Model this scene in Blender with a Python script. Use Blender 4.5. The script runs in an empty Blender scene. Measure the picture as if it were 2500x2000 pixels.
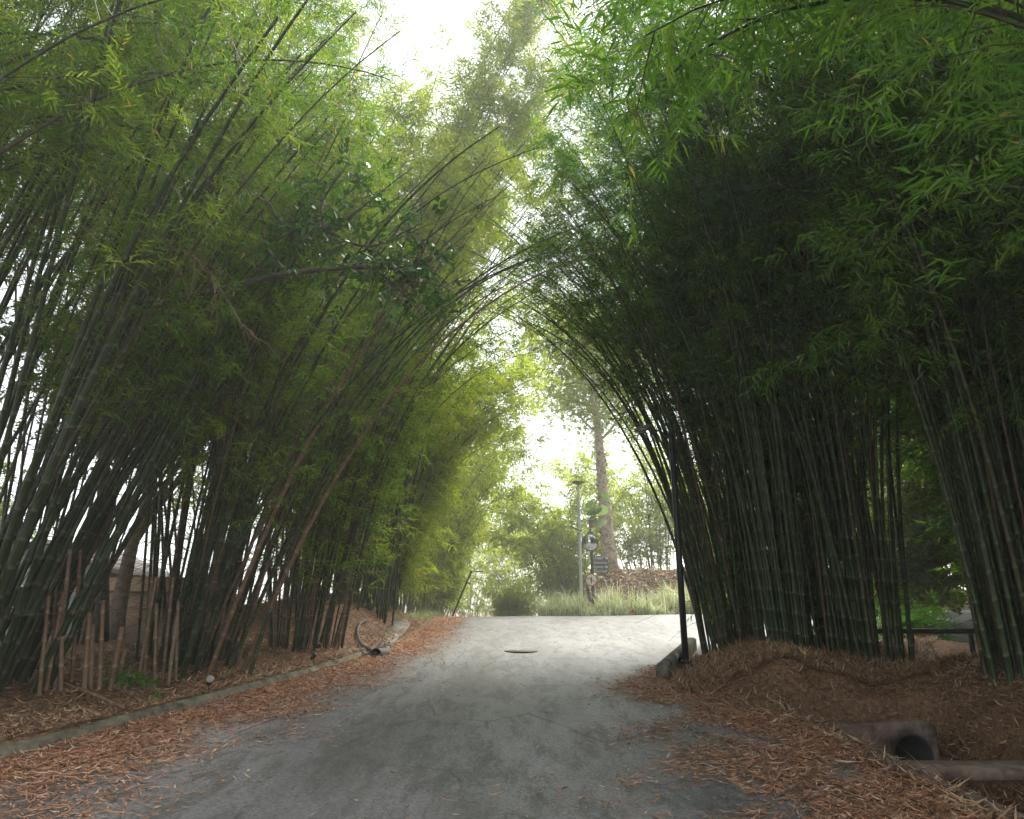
import bpy, math, random
import numpy as np
from mathutils import Vector, Matrix, Euler
R = math.radians
rng = np.random.default_rng(11)
random.seed(11)
sc = bpy.context.scene
col = sc.collection

# ------------------------------------------------------------------ camera
F = 1700.0                       # focal length in units of the photo's 2500 px width
PITCH = math.atan(480 / F)
CH = 1.5
cam = bpy.data.cameras.new('camera'); cam.sensor_width = 36; cam.lens = 36 * F / 2500
cam.clip_end = 2000; cam.clip_start = 0.05
co = bpy.data.objects.new('camera', cam); col.objects.link(co)
co.location = (0, 0, CH); co.rotation_euler = (math.pi / 2 + PITCH, 0, 0)
sc.camera = co
cp, sp = math.cos(PITCH), math.sin(PITCH)
def ray(px, py):
    a = (px - 1250) / F; b = (1000 - py) / F
    return np.array([a, cp - b * sp, sp + b * cp])
def at(px, py, Y):
    d = ray(px, py); return d * (Y / d[1]) + np.array([0, 0, CH])

# ------------------------------------------------------------------ helpers
def ss(a, b, x):
    t = np.clip((np.asarray(x, float) - a) / (b - a), 0, 1); return t * t * (3 - 2 * t)
def win(a, b, s, x): return ss(a - s, a + s, x) * (1 - ss(b - s, b + s, x))

def mesh(name, V, Fc, attrs=None, smooth=False, mats=(), midx=None):
    """V n x 3, Fc m x k (or list of such arrays)"""
    me = bpy.data.meshes.new(name)
    V = np.asarray(V, np.float32)
    if not isinstance(Fc, list) or isinstance(Fc[0], tuple): Fc = [Fc]
    Fc = [np.asarray(f, np.int32) for f in Fc if len(f)]
    me.vertices.add(len(V)); me.vertices.foreach_set('co', V.ravel())
    nl = sum(f.size for f in Fc); npoly = sum(len(f) for f in Fc)
    me.loops.add(nl); me.polygons.add(npoly)
    me.loops.foreach_set('vertex_index', np.concatenate([f.ravel() for f in Fc]))
    tot = np.concatenate([np.full(len(f), f.shape[1], np.int32) for f in Fc])
    st = np.concatenate([[0], np.cumsum(tot)[:-1]]).astype(np.int32)
    me.polygons.foreach_set('loop_start', st)
    if smooth: me.polygons.foreach_set('use_smooth', np.ones(npoly, bool))
    for m in mats: me.materials.append(m)
    if midx is not None: me.polygons.foreach_set('material_index', np.asarray(midx, np.int32))
    for k, a in (attrs or {}).items():
        at_ = me.attributes.new(k, 'FLOAT', 'POINT'); at_.data.foreach_set('value', np.asarray(a, np.float32))
    me.update(calc_edges=True)
    return me
def obj(name, me, parent=None, loc=None):
    o = bpy.data.objects.new(name, me); col.objects.link(o)
    if parent is not None: o.parent = parent
    if loc is not None: o.location = loc
    return o
def tag(o, label=None, cat=None, group=None, kind=None):
    if label: o['label'] = label
    if cat: o['category'] = cat
    if group: o['group'] = group
    if kind: o['kind'] = kind
    return o
def thing(name, loc, label, cat, group=None, rz=0):
    o = bpy.data.objects.new(name, None); col.objects.link(o); o.location = Vector([float(c) for c in loc]); o.rotation_euler.z = rz
    o.empty_display_size = .2
    return tag(o, label, cat, group)

class MB:
    """collects simple shapes, builds ONE mesh"""
    def __init__(s): s.V = []; s.F4 = []; s.F3 = []; s.n = 0; s.T = []
    def add(s, V, F4=(), F3=(), tone=0.5):
        V = np.asarray(V, float); s.V.append(V); s.T.append(np.full(len(V), tone))
        if len(F4): s.F4.append(np.asarray(F4) + s.n)
        if len(F3): s.F3.append(np.asarray(F3) + s.n)
        s.n += len(V); return s
    def box(s, c, d, rot=None, taper=1.0, bev=0.0, tone=.5):
        x, y, z = [v / 2 for v in d]
        if bev:
            b = min(bev, x * .9, y * .9, z * .9); prof = []
            rings = [(-z, b), (-z + b, 0), (z - b, 0), (z, b)]
            V = []
            for zz, ins in rings:
                k = 1 if zz < 0 else taper
                for sx, sy in ((-1, -1), (1, -1), (1, 1), (-1, 1)):
                    V.append((sx * (x - ins) * k, sy * (y - ins) * k, zz))
            V = np.array(V); Fq = [(3, 2, 1, 0), (12, 13, 14, 15)]
            for r in range(3):
                for i in range(4): Fq.append((r * 4 + i, r * 4 + (i + 1) % 4, r * 4 + 4 + (i + 1) % 4, r * 4 + 4 + i))
        else:
            V = np.array([(-x, -y, -z), (x, -y, -z), (x, y, -z), (-x, y, -z), (-x * taper, -y * taper, z), (x * taper, -y * taper, z), (x * taper, y * taper, z), (-x * taper, y * taper, z)])
            Fq = [(3, 2, 1, 0), (4, 5, 6, 7), (0, 1, 5, 4), (1, 2, 6, 5), (2, 3, 7, 6), (3, 0, 4, 7)]
        if rot is not None: V = V @ np.array(Euler(rot).to_matrix()).T
        return s.add(V + np.array(c), Fq, tone=tone)
    def tube(s, P, r, n=8, cap=True, tone=.5):
        V, Fq = tube_geo(np.asarray(P, float), r, n); b = len(P)
        F3 = []
        if cap:
            V = np.vstack([V, P[0], P[-1]]); m = len(V)
            F3 = [(m - 2, (i + 1) % n, i) for i in range(n)] + [(m - 1, (b - 1) * n + i, (b - 1) * n + (i + 1) % n) for i in range(n)]
        return s.add(V, Fq, F3, tone)
    def lathe(s, c, prof, n=24, axis='z', rot=None, tone=.5):
        a = np.linspace(0, 2 * np.pi, n, endpoint=False)
        V = np.concatenate([np.stack([r * np.cos(a), r * np.sin(a), np.full(n, h)], 1) for r, h in prof])
        Fq = [(k * n + i, k * n + (i + 1) % n, (k + 1) * n + (i + 1) % n, (k + 1) * n + i) for k in range(len(prof) - 1) for i in range(n)]
        if axis == 'y': V = V[:, [0, 2, 1]] * np.array([1, -1, 1])      # axis points to -Y (towards the viewer)
        if rot is not None: V = V @ np.array(Euler(rot).to_matrix()).T
        return s.add(V + np.array(c), Fq, tone=tone)
    def build(s, name, mat, parent=None, smooth=False, loc=None):
        Fc = []
        if s.F4: Fc.append(np.concatenate(s.F4))
        if s.F3: Fc.append(np.concatenate(s.F3))
        me = mesh(name, np.concatenate(s.V), Fc, {'tone': np.concatenate(s.T)}, smooth, [mat])
        return obj(name, me, parent, loc)

def tube_geo(P, r, n=8):
    P = np.asarray(P, float); k = len(P)
    r = np.broadcast_to(np.asarray(r, float), (k,))
    T = np.gradient(P, axis=0); T /= np.linalg.norm(T, axis=1, keepdims=True) + 1e-9
    ref = np.array([0, 1., 0]) if abs(T[:, 1]).max() < .9 else np.array([1., 0, 0])
    A = np.cross(T, ref); A /= np.linalg.norm(A, axis=1, keepdims=True) + 1e-9
    B = np.cross(T, A)
    a = np.linspace(0, 2 * np.pi, n, endpoint=False)
    V = P[:, None] + r[:, None, None] * (np.cos(a)[None, :, None] * A[:, None] + np.sin(a)[None, :, None] * B[:, None])
    i = np.arange(n); j = (i + 1) % n
    Fq = np.concatenate([np.stack([k_ * n + i, k_ * n + j, (k_ + 1) * n + j, (k_ + 1) * n + i], 1) for k_ in range(k - 1)])
    return V.reshape(-1, 3), Fq
def tubes3(P, r):
    """many thin 3-sided tubes at once. P: N x k x 3, r: k"""
    N, k, _ = P.shape
    T = np.gradient(P, axis=1); T /= np.linalg.norm(T, axis=2, keepdims=True) + 1e-9
    ref = np.array([.31, .77, .2]); A = np.cross(T, ref); A /= np.linalg.norm(A, axis=2, keepdims=True) + 1e-9
    B = np.cross(T, A); a = np.array([0, 2.094, 4.189])
    r = np.asarray(r, float)
    r = r[None, :, None, None] if r.ndim == 1 else r[:, :, None, None]
    V = P[:, :, None] + r * (np.cos(a)[None, None, :, None] * A[:, :, None] + np.sin(a)[None, None, :, None] * B[:, :, None])
    i = np.arange(3); j = (i + 1) % 3
    f = np.concatenate([np.stack([q * 3 + i, q * 3 + j, (q + 1) * 3 + j, (q + 1) * 3 + i], 1) for q in range(k - 1)])
    Fq = (f[None] + (np.arange(N) * k * 3)[:, None, None]).reshape(-1, 4)
    return V.reshape(-1, 3), Fq

# ------------------------------------------------------------------ materials
def mat(name):
    m = bpy.data.materials.new(name); m.use_nodes = True
    nt = m.node_tree; nt.nodes.clear()
    out = nt.nodes.new('ShaderNodeOutputMaterial')
    return m, nt, out
class N:
    def __init__(s, nt): s.nt = nt
    def __call__(s, typ, ins=None, **kw):
        n = s.nt.nodes.new('ShaderNode' + typ)
        for k, v in kw.items(): setattr(n, k, v)
        for k, v in (ins or {}).items():
            if isinstance(v, tuple) and len(v) == 2 and hasattr(v[0], 'outputs'): s.nt.links.new(v[0].outputs[v[1]], n.inputs[k])
            elif hasattr(v, 'outputs'): s.nt.links.new(v.outputs[0], n.inputs[k])
            else: n.inputs[k].default_value = v
        return n
    def ramp(s, src, stops, interp='LINEAR'):
        n = s('ValToRGB', {0: src}); cr = n.color_ramp; cr.interpolation = interp
        while len(cr.elements) < len(stops): cr.elements.new(.5)
        for e, (p, c) in zip(cr.elements, stops): e.position = p; e.color = (*c, 1) if len(c) == 3 else c
        return n
    def noise(s, scale, detail=4, rough=.6, vec=None, dist=0):
        n = s('TexNoise', {'Scale': scale, 'Detail': detail, 'Roughness': rough, 'Distortion': dist})
        if vec is not None: s.nt.links.new(vec.outputs[0] if hasattr(vec, 'outputs') else vec, n.inputs['Vector'])
        return n
    def mixc(s, f, a, b, mode='MIX'):
        n = s('MixRGB', blend_type=mode)
        for k, v in ((0, f), (1, a), (2, b)):
            if hasattr(v, 'outputs'): s.nt.links.new(v.outputs[0], n.inputs[k])
            elif isinstance(v, (int, float)): n.inputs[k].default_value = v
            else: n.inputs[k].default_value = (*v, 1)
        return n

def leaf_mat(name, stops, trans=.5, tcol=None, rough=.42, tgain=1.6):
    m, nt, out = mat(name); n = N(nt)
    a = n('Attribute', attribute_name='tone')
    c = n.ramp((a, 'Fac'), stops)
    tc = n.mixc(1.0, c, tcol or (1.5, 1.35, .6), 'MULTIPLY')
    p = n('BsdfPrincipled', {'Base Color': c, 'Roughness': rough, 'Specular IOR Level': .35})
    t = n('BsdfTranslucent', {'Color': tc})
    mx = n('MixShader', {0: trans, 1: p, 2: t})
    nt.links.new(mx.outputs[0], out.inputs[0]); return m
def plain(name, base, rough=.6, metal=0, var=.15, scale=8, spec=.4, bump=0.0):
    m, nt, out = mat(name); n = N(nt)
    tcx = n('TexCoord'); no = n.noise(scale, 5, .65, (tcx.outputs['Object']))
    lo = tuple(max(0, c * (1 - var * 2)) for c in base); hi = tuple(min(1, c * (1 + var * 1.4)) for c in base)
    c = n.ramp((no, 'Fac'), [(.25, lo), (.75, hi)])
    p = n('BsdfPrincipled', {'Base Color': c, 'Roughness': rough, 'Metallic': metal, 'Specular IOR Level': spec})
    if bump:
        b = n('Bump', {'Strength': bump, 'Height': (no, 'Fac')}); nt.links.new(b.outputs[0], p.inputs['Normal'])
    nt.links.new(p.outputs[0], out.inputs[0]); return m
M = {}
M['leaf'] = leaf_mat('bamboo leaf', [(0, (.026, .072, .013)), (.35, (.048, .112, .018)), (.7, (.09, .158, .022)), (.97, (.145, .195, .027)), (1, (.24, .18, .07))], .5, (2.75, 2.4, .7))
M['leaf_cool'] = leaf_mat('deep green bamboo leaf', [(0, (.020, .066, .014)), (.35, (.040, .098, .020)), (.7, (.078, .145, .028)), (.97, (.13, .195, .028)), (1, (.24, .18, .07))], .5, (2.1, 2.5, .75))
M['leaf_lit'] = leaf_mat('bamboo leaf painted sunlit', [(0, (.07, .12, .018)), (.5, (.12, .17, .03)), (.95, (.15, .20, .03)), (1, (.24, .19, .08))], .62, (2.8, 2.5, .9))  # lightened copy of the leaf: sunlit brightness is put into the colour
M['tree_leaf'] = leaf_mat('small tree leaf', [(0, (.04, .09, .02)), (.6, (.09, .14, .03)), (1, (.16, .18, .04))], .45, (1.6, 1.5, .7))
M['gloss_leaf'] = leaf_mat('glossy dark leaf', [(0, (.02, .055, .014)), (.7, (.032, .085, .016)), (1, (.06, .13, .02))], .3, (1.3, 1.6, .6), .34)
M['big_leaf'] = leaf_mat('broad pale leaf', [(0, (.12, .2, .07)), (.6, (.18, .26, .12)), (1, (.28, .36, .22))], .35, (1.3, 1.4, .7), .4)
M['weed'] = leaf_mat('weed leaf', [(0, (.05, .14, .02)), (1, (.10, .22, .03))], .4, (1.4, 1.6, .5))
M['ivy'] = leaf_mat('ivy leaf', [(0, (.05, .08, .03)), (.5, (.12, .15, .07)), (.75, (.25, .22, .13)), (1, (.35, .24, .16))], .2)
M['dry_leaf'] = leaf_mat('fallen bamboo leaf', [(0, (.09, .055, .035)), (.25, (.24, .12, .065)), (.6, (.44, .21, .11)), (.85, (.50, .29, .17)), (1, (.56, .43, .32))], .12, (1.2, 1, .8), .6)
M['thatch'] = leaf_mat('old bamboo leaf thatch', [(0, (.08, .05, .03)), (.35, (.25, .145, .08)), (.75, (.42, .265, .155)), (1, (.54, .40, .26))], .1, (1.2, 1, .8), .65)
M['pale_litter'] = leaf_mat('pale dry bank leaf', [(0, (.2, .17, .09)), (.4, (.42, .29, .19)), (.8, (.55, .40, .29)), (1, (.62, .52, .42))], .1, (1.2, 1, .8), .65)
M['grass'] = leaf_mat('pale verge grass', [(0, (.2, .27, .10)), (.4, (.36, .40, .22)), (.75, (.58, .58, .45)), (1, (.75, .73, .66))], .35, (1.2, 1.25, .8), .6)

def culm_mat(name, g0, g1, ring, brown):
    m, nt, out = mat(name); n = N(nt)
    a = n('Attribute', attribute_name='along'); oi = n('ObjectInfo')
    fr = n('Math', {0: (n('Math', {0: (a, 'Fac'), 1: .34}, operation='DIVIDE'), 0)}, operation='FRACT')
    tcx = n('TexCoord'); no = n.noise(7, 4, .7, tcx.outputs['Object'])
    base = n.mixc(n.ramp((no, 'Fac'), [(.3, (0, 0, 0)), (.7, (1, 1, 1))]), g0, g1)
    bf = n.ramp((oi, 'Random'), [(.72, (0, 0, 0)), (.9, (1, 1, 1))])
    base = n.mixc(bf, base, brown)
    no2 = n.noise(2.2, 3, .6, tcx.outputs['Object'])
    base = n.mixc(n.ramp((no2, 'Fac'), [(.5, (0, 0, 0)), (.75, (.4, .4, .4))]), base, (.075, .07, .05))
    rg = n.ramp((fr, 0), [(0, (1, 1, 1)), (.05, (.75, .75, .75)), (.12, (0, 0, 0)), (.955, (0, 0, 0)), (.975, (.1, .1, .1)), (1, (1, 1, 1))])
    c = n.mixc(n.mixc(1, rg, (.7, .7, .7), 'MULTIPLY'), base, ring)
    p = n('BsdfPrincipled', {'Base Color': c, 'Roughness': .42, 'Specular IOR Level': .25})
    nt.links.new(p.outputs[0], out.inputs[0]); return m
M['culm'] = culm_mat('green bamboo culm', (.014, .028, .009), (.034, .052, .016), (.11, .115, .08), (.06, .042, .022))
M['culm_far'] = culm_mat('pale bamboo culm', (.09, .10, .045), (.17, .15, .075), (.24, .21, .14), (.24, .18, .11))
M['dead_culm'] = culm_mat('dead bamboo culm', (.12, .072, .042), (.21, .13, .078), (.30, .22, .15), (.2, .14, .09))
M['twig'] = plain('bamboo twig', (.07, .055, .028), .6, 0, .3, 3)
M['twig_dry'] = plain('dry bamboo twig', (.19, .11, .06), .6, 0, .3, 3)
M['bark'] = plain('tree bark', (.21, .16, .125), .85, 0, .3, 9, .2, .6)
M['bark_pale'] = plain('pale ivy bark', (.58, .46, .38), .85, 0, .25, 6, .2, .6)
M['concrete'] = plain('weathered concrete', (.19, .17, .145), .85, 0, .3, 3.5, .25, .25)
M['concrete_moss'] = plain('mossy kerb concrete', (.125, .115, .08), .9, 0, .5, 4.5, .25, .3)
M['concrete_pink'] = plain('brownish headwall concrete', (.15, .105, .08), .9, 0, .45, 5, .25, .2)
M['black'] = plain('black painted metal', (.012, .013, .013), .45, 0, .2, 5)
M['hose'] = plain('grey plastic hose', (.10, .09, .085), .4, 0, .2, 5)
M['white_metal'] = plain('white galvanised metal', (.62, .64, .66), .4, .2, .06, 5)
M['grey_metal'] = plain('grey lamp metal', (.13, .125, .12), .45, .3, .15, 5)
M['lens'] = plain('frosted lamp lens', (.26, .24, .21), .3, 0, .08, 5)
M['board'] = plain('dark grey sign board', (.12, .12, .13), .6, 0, .15, 6)
M['oldwood'] = plain('old dark post wood', (.085, .074, .066), .8, 0, .3, 12, .2, .2)
M['boxwood'] = plain('orange brown wood', (.36, .2, .12), .75, 0, .2, 8)
M['white'] = plain('white sign paint', (.8, .8, .8), .45, 0, .04, 5)
M['red'] = plain('red sign paint', (.55, .035, .03), .4, 0, .1, 5)
M['signblack'] = plain('black sign paint', (.02, .02, .022), .4, 0, .1, 5)
M['plaster'] = plain('peach plaster', (.34, .22, .14), .85, 0, .12, 1.5)
M['mint'] = plain('pale mint siding', (.3, .36, .32), .7, 0, .08, 2)
M['rooftile'] = plain('dark roof sheet', (.12, .095, .08), .7, 0, .25, 4)
M['steel_rail'] = plain('dark rail', (.03, .028, .025), .6, 0, .2, 5)
M['iron'] = plain('rusty iron cover', (.06, .05, .042), .6, .4, .3, 14)
M['stone'] = plain('grey brown stone', (.2, .17, .14), .9, 0, .3, 5, .2, .4)
m, nt, out = mat('mirror glass'); n = N(nt)
nt.links.new(n('BsdfPrincipled', {'Base Color': (.72, .72, .73, 1), 'Metallic': 1, 'Roughness': .06}).outputs[0], out.inputs[0]); M['mirror'] = m
m, nt, out = mat('pipe inner shade'); n = N(nt)
nt.links.new(n('BsdfPrincipled', {'Base Color': (.03, .027, .024, 1), 'Roughness': .9}).outputs[0], out.inputs[0]); M['pipe_shade'] = m  # near-black colour paints the shade inside the pipes

# road asphalt
m, nt, out = mat('worn asphalt'); n = N(nt); tcx = n('TexCoord')
mp = n('Mapping', {'Vector': (tcx, 'Object'), 'Scale': (1.3, .36, 1.0)})
big = n.noise(.55, 6, .7, mp); mid = n.noise(2.6, 10, .8, mp, .25); fine = n.noise(34, 5, .8, tcx.outputs['Object']); grit = n.noise(220, 2, .5, tcx.outputs['Object'])
c = n.ramp((big, 'Fac'), [(.34, (.095, .09, .09)), (.5, (.158, .151, .150)), (.66, (.225, .217, .217))])
patch = n.ramp((mid, 'Fac'), [(.49, (0, 0, 0)), (.58, (.72, .72, .72))])
c = n.mixc(patch, c, (.072, .07, .062))
c = n.mixc(1.0, c, n.ramp((fine, 'Fac'), [(.36, (.45, .45, .45)), (.64, (1.5, 1.5, 1.5))]), 'MULTIPLY')
c = n.mixc(.7, c, n.ramp((grit, 'Fac'), [(.3, (.5, .5, .5)), (.7, (1.4, 1.4, 1.4))]), 'MULTIPLY')
wv = n('Mapping', {'Vector': (tcx, 'Object'), 'Scale': (.9, .55, 1)})
wd = n.mixc(.12, wv, n.noise(1.6, 5, .7, wv), 'ADD'); nt.links.new(n.noise(1.6, 5, .7, wv).outputs['Color'], wd.inputs[2])
vo = n('TexVoronoi', {'Vector': wd, 'Scale': .95}, feature='DISTANCE_TO_EDGE')
cm = n.noise(.7, 2, .5, tcx.outputs['Object'])
crk = n('Math', {0: n.ramp((vo, 'Distance'), [(0, (1, 1, 1)), (.009, (.7, .7, .7)), (.018, (0, 0, 0))]), 1: n.ramp((cm, 'Fac'), [(.5, (0, 0, 0)), (.58, (.8, .8, .8))])}, operation='MULTIPLY')
c = n.mixc(crk, c, (.035, .034, .03))
p = n('BsdfPrincipled', {'Base Color': c, 'Specular IOR Level': .45, 'Roughness': n.ramp((mid, 'Fac'), [(.3, (.42, .42, .42)), (.7, (.62, .62, .62))])})
hb = n('Math', {0: (fine, 'Fac'), 1: (grit, 'Fac')}, operation='ADD')
nt.links.new(n('Bump', {'Strength': .35, 'Distance': .01, 'Height': hb}).outputs[0], p.inputs['Normal'])
nt.links.new(p.outputs[0], out.inputs[0]); M['asphalt'] = m

# soil with old leaves
m, nt, out = mat('leaf strewn soil'); n = N(nt); tcx = n('TexCoord')
mp = n('Mapping', {'Vector': (tcx, 'Object'), 'Scale': (1, 1, 1)})
a1 = n.noise(.8, 4, .6, mp); a2 = n.noise(16, 5, .75, mp, .6); a3 = n('TexVoronoi', {'Vector': mp, 'Scale': 26.0})
c = n.ramp((a2, 'Fac'), [(.28, (.06, .036, .023)), (.48, (.16, .093, .055)), (.62, (.26, .15, .085)), (.8, (.36, .24, .15))])
c = n.mixc(.45, c, n.ramp((a3, 'Color'), [(.1, (.3, .3, .3)), (.9, (1.35, 1.3, 1.25))]), 'MULTIPLY')
c = n.mixc(n.ramp((a1, 'Fac'), [(.52, (0, 0, 0)), (.72, (.45, .45, .45))]), c, (.06, .05, .03))
p = n('BsdfPrincipled', {'Base Color': c, 'Roughness': .9, 'Specular IOR Level': .2})
nt.links.new(n('Bump', {'Strength': .8, 'Distance': .04, 'Height': (a2, 'Fac')}).outputs[0], p.inputs['Normal'])
nt.links.new(p.outputs[0], out.inputs[0]); M['soil'] = m

# ------------------------------------------------------------------ lie of the land
ys = np.arange(-40, 420, .25)
slope = np.interp(ys, [-40, 2.5, 8, 20, 24, 28.3, 34, 44, 60, 80], [0, 0, .054, .057, .042, 0, -.05, -.06, -.03, 0])
h0s = np.concatenate([[0], np.cumsum((slope[1:] + slope[:-1]) / 2 * .25)]); h0s -= np.interp(0, ys, h0s)
def h0(Y): return np.interp(Y, ys, h0s)
def XL(Y): return np.interp(Y, [-40, -5, 4, 7.28, 8.4, 9.9, 11.2, 12.8, 14.7, 17, 20.4, 24, 28, 45, 90], [-9, -7.4, -5.62, -4.87, -4.54, -4.08, -3.74, -3.38, -3.04, -2.78, -2.62, -2.6, -2.7, -3.2, -6])
def XR(Y): return np.interp(Y, [-40, 0, 6, 9.5, 11, 12.8, 13.8, 14.6, 15.6, 16.6, 18, 19, 28.6, 29.4, 30.0, 30.8, 33, 45, 90], [4.5, 3.4, 3.15, 3.05, 2.85, 2.8, 2.95, 3.4, 4.6, 7.5, 14, 40, 40, 16, 6, 2.2, 1.25, 1.0, -1])
def height(X, Y):
    X = np.asarray(X, float); Y = np.asarray(Y, float)
    z = h0(Y) + .014 * np.clip(X - 2, 0, 30) * win(18, 60, 3, Y)
    xl, xr = XL(Y), XR(Y)
    dl = xl - X; dr = X - xr
    kerb = .10 - .03 * ss(9, 15, Y)
    z = z + ss(.0, .10, dl) * (kerb * (1 - ss(15.2, 16.2, Y)) + .05 * np.clip(dl, 0, 4) - .11 * np.clip(dl - 4.5, 0, 12))
    z = z + .72 * win(16.6, 24.5, 1.1, Y) * ss(.7, 1.9, dl) * (1 - .6 * ss(3, 6, dl))
    z = z + .10 * ss(.4, 1.4, dl) * win(8, 14.5, 1.5, Y)
    # mound on the right, ditch in front of it
    ed = np.where(Y < 10, 3.25, np.interp(Y, [10, 11, 12, 13, 14, 15], [3.0, 2.4, 2.6, 3.0, 3.4, 4.4]))
    dm = X - ed
    z = z + (.36 - .22 * ss(4.3, 5.3, X)) * win(10.15 + .5 * ss(3.6, 4.4, X), 15.3, .5 - .25 * ss(3.6, 4.4, X), Y) * ss(.0, 1.5, dm)
    z = z + .10 * np.clip(dm, 0, 1) * win(10, 16, 1, Y)
    z = z - .95 * ss(3.55, 4.1, X) * (1 - ss(5.35, 6.0, X)) * win(4.2, 10.15, .25, Y)
    z = z + .5 * ss(5.6, 6.6, X) * win(2, 10.6, 1, Y)
    # bank beyond the junction
    z = z + 2.15 * ss(33.2, 37.5, Y) * ss(2.0, 5.0, X - .15 * (Y - 34)) * (1 - .75 * ss(42, 60, Y)) * (1 - .55 * ss(9, 14, X))
    z = z + .3 * ss(.2, 1.4, dr) * ss(29.8, 32, Y) * (1 - ss(40, 50, Y))
    out_ = np.clip(np.maximum(dl, np.where((Y > 29) | (Y < 17), dr, -1)), 0, 1)
    z = z + out_ * (.035 * np.sin(3.1 * X + 1.3 * Y) + .03 * np.sin(2.3 * Y - 1.7 * X + 1) + .02 * np.sin(7.3 * X + 5.1 * Y))
    ins = np.minimum(-dl, -dr)
    z = z - .07 * ss(-.02, .22, ins)
    return z
def road_z(X, Y):
    X = np.asarray(X, float); Y = np.asarray(Y, float)
    return h0(Y) + .014 * np.clip(X - 2, 0, 30) * win(18, 60, 3, Y) + .004 + .012 * np.sin(1.1 * X + .4) * np.sin(.7 * Y) * 1.0
def surf(X, Y):
    ins = (np.asarray(X) > XL(Y)) & (np.asarray(X) < XR(Y))
    return np.where(ins, np.maximum(road_z(X, Y), height(X, Y)), height(X, Y))
def G(x, y): return (x, y, float(surf(x, y)))

def grid(xs, ysv, fz, name, m, smooth=True):
    X, Y = np.meshgrid(xs, ysv); Z = fz(X, Y)
    V = np.stack([X, Y, Z], -1).reshape(-1, 3); nx = len(xs); ny = len(ysv)
    i = (np.arange(ny - 1)[:, None] * nx + np.arange(nx - 1)[None]).ravel()
    return obj(name, mesh(name, V, np.stack([i, i + 1, i + nx + 1, i + nx], 1), None, smooth, [m]))
def spaced(a, b, fine_a, fine_b, step, grow=1.14):
    c = list(np.arange(fine_a, fine_b + 1e-6, step)); s = step
    while c[-1] < b: s *= grow; c.append(c[-1] + s)
    s = step
    while c[0] > a: s *= grow; c.insert(0, c[0] - s)
    return np.array(c)
tag(grid(spaced(-260, 260, -8, 9, .1), spaced(-30, 420, 3, 38, .12), height, 'terrain', M['soil']), kind='structure')
rows = np.concatenate([np.arange(-4, 12, .2), np.arange(12, 20, .06), np.arange(20, 28.4, .2), np.arange(28.4, 32, .04), np.arange(32, 75, .5)])
u = np.linspace(0, 1, 70)
RX = XL(rows)[:, None] - .02 + (XR(rows) - XL(rows))[:, None] * np.concatenate([[0], u])[None, 1:]
RY = np.broadcast_to(rows[:, None], RX.shape)
V = np.stack([RX, RY, road_z(RX, RY)], -1).reshape(-1, 3); nx = RX.shape[1]
i = (np.arange(len(rows) - 1)[:, None] * nx + np.arange(nx - 1)[None]).ravel()
tag(obj('road', mesh('road', V, np.stack([i, i + 1, i + nx + 1, i + nx], 1), None, True, [M['asphalt']])), kind='structure')

# kerb on the left: an inclined concrete face with a narrow top
def kerb_strip(yv, xf, prof, name, mt, label=None):
    V = []; 
    for y in yv:
        x = float(xf(y)); z = float(road_z(x + .1, y))
        k = 1 - .3 * float(ss(9, 15, y)); w = .016 * math.sin(y * 5.1) + .012 * math.sin(y * 13) + .01 * math.sin(y * 31)
        for dx, dz in prof: V.append((x + dx + w * (dz > .05), y, z + dz * k))
    n_ = len(prof); m_ = len(yv)
    Fq = [(a * n_ + b, (a + 1) * n_ + b, (a + 1) * n_ + b + 1, a * n_ + b + 1) for a in range(m_ - 1) for b in range(n_ - 1)]
    o = obj(name, mesh(name, V, Fq, None, False, [mt])); return tag(o, kind='structure')
kerb_strip(np.arange(-2, 15.6, .25), XL, [(.06, -.06), (.05, .0), (-.045, .09), (-.06, .10), (-.10, .095), (-.12, .0)], 'kerb', M['concrete_moss'])
kerb_strip(np.arange(3.0, 9.6, .25), lambda y: np.interp(y, [3, 5.75, 6.9, 9.2, 9.8], [3.66, 3.58, 3.47, 3.5, 3.42]), [(-.06, -.05), (-.06, .008), (-.05, .02), (.05, .02), (.06, .01), (.07, -.9)], 'kerb', M['concrete_pink'])

# ------------------------------------------------------------------ bamboo
def spray_templates(k, nl, L, w, curl=.25, seed=3, spread=(25, 65)):
    r = np.random.default_rng(seed); out = []
    for _ in range(k):
        V = []; Fs = []; tn = []
        tl = L * r.uniform(1.5, 2.3)
        for i in range(nl):
            t = (i + .6) / nl; b = np.array([t * tl, 0, -.10 * t * t * tl])
            side = 1 if i % 2 else -1
            ang = R(r.uniform(*spread)) * side * (1 - .6 * (t > .85)); el = R(r.uniform(-45, 20))
            d = np.array([math.cos(ang) * math.cos(el), math.sin(ang) * math.cos(el), math.sin(el)])
            sdv = np.cross(d, [0, 0, 1]); sdv /= np.linalg.norm(sdv); up = np.cross(sdv, d)
            ro = r.uniform(-.9, .9); s2 = sdv * math.cos(ro) + up * math.sin(ro); u2 = np.cross(s2, d)
            l = L * r.uniform(.65, 1.15); ww = w * r.uniform(.8, 1.15) / 2
            p0 = b; pm = b + d * l * .38 + u2 * 0; tip = b + d * l - u2 * l * 0 + np.array([0, 0, -curl * l * r.uniform(.3, 1)])
            k0 = len(V)
            V += [p0, pm + s2 * ww + u2 * ww * .35, tip, pm - s2 * ww + u2 * ww * .35]
            Fs += [(k0, k0 + 1, k0 + 2), (k0, k0 + 2, k0 + 3)]
            tn += [r.uniform(-.2, .2)] * 4
        out.append((np.array(V), np.array(Fs), np.array(tn)))
    return out
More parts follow.
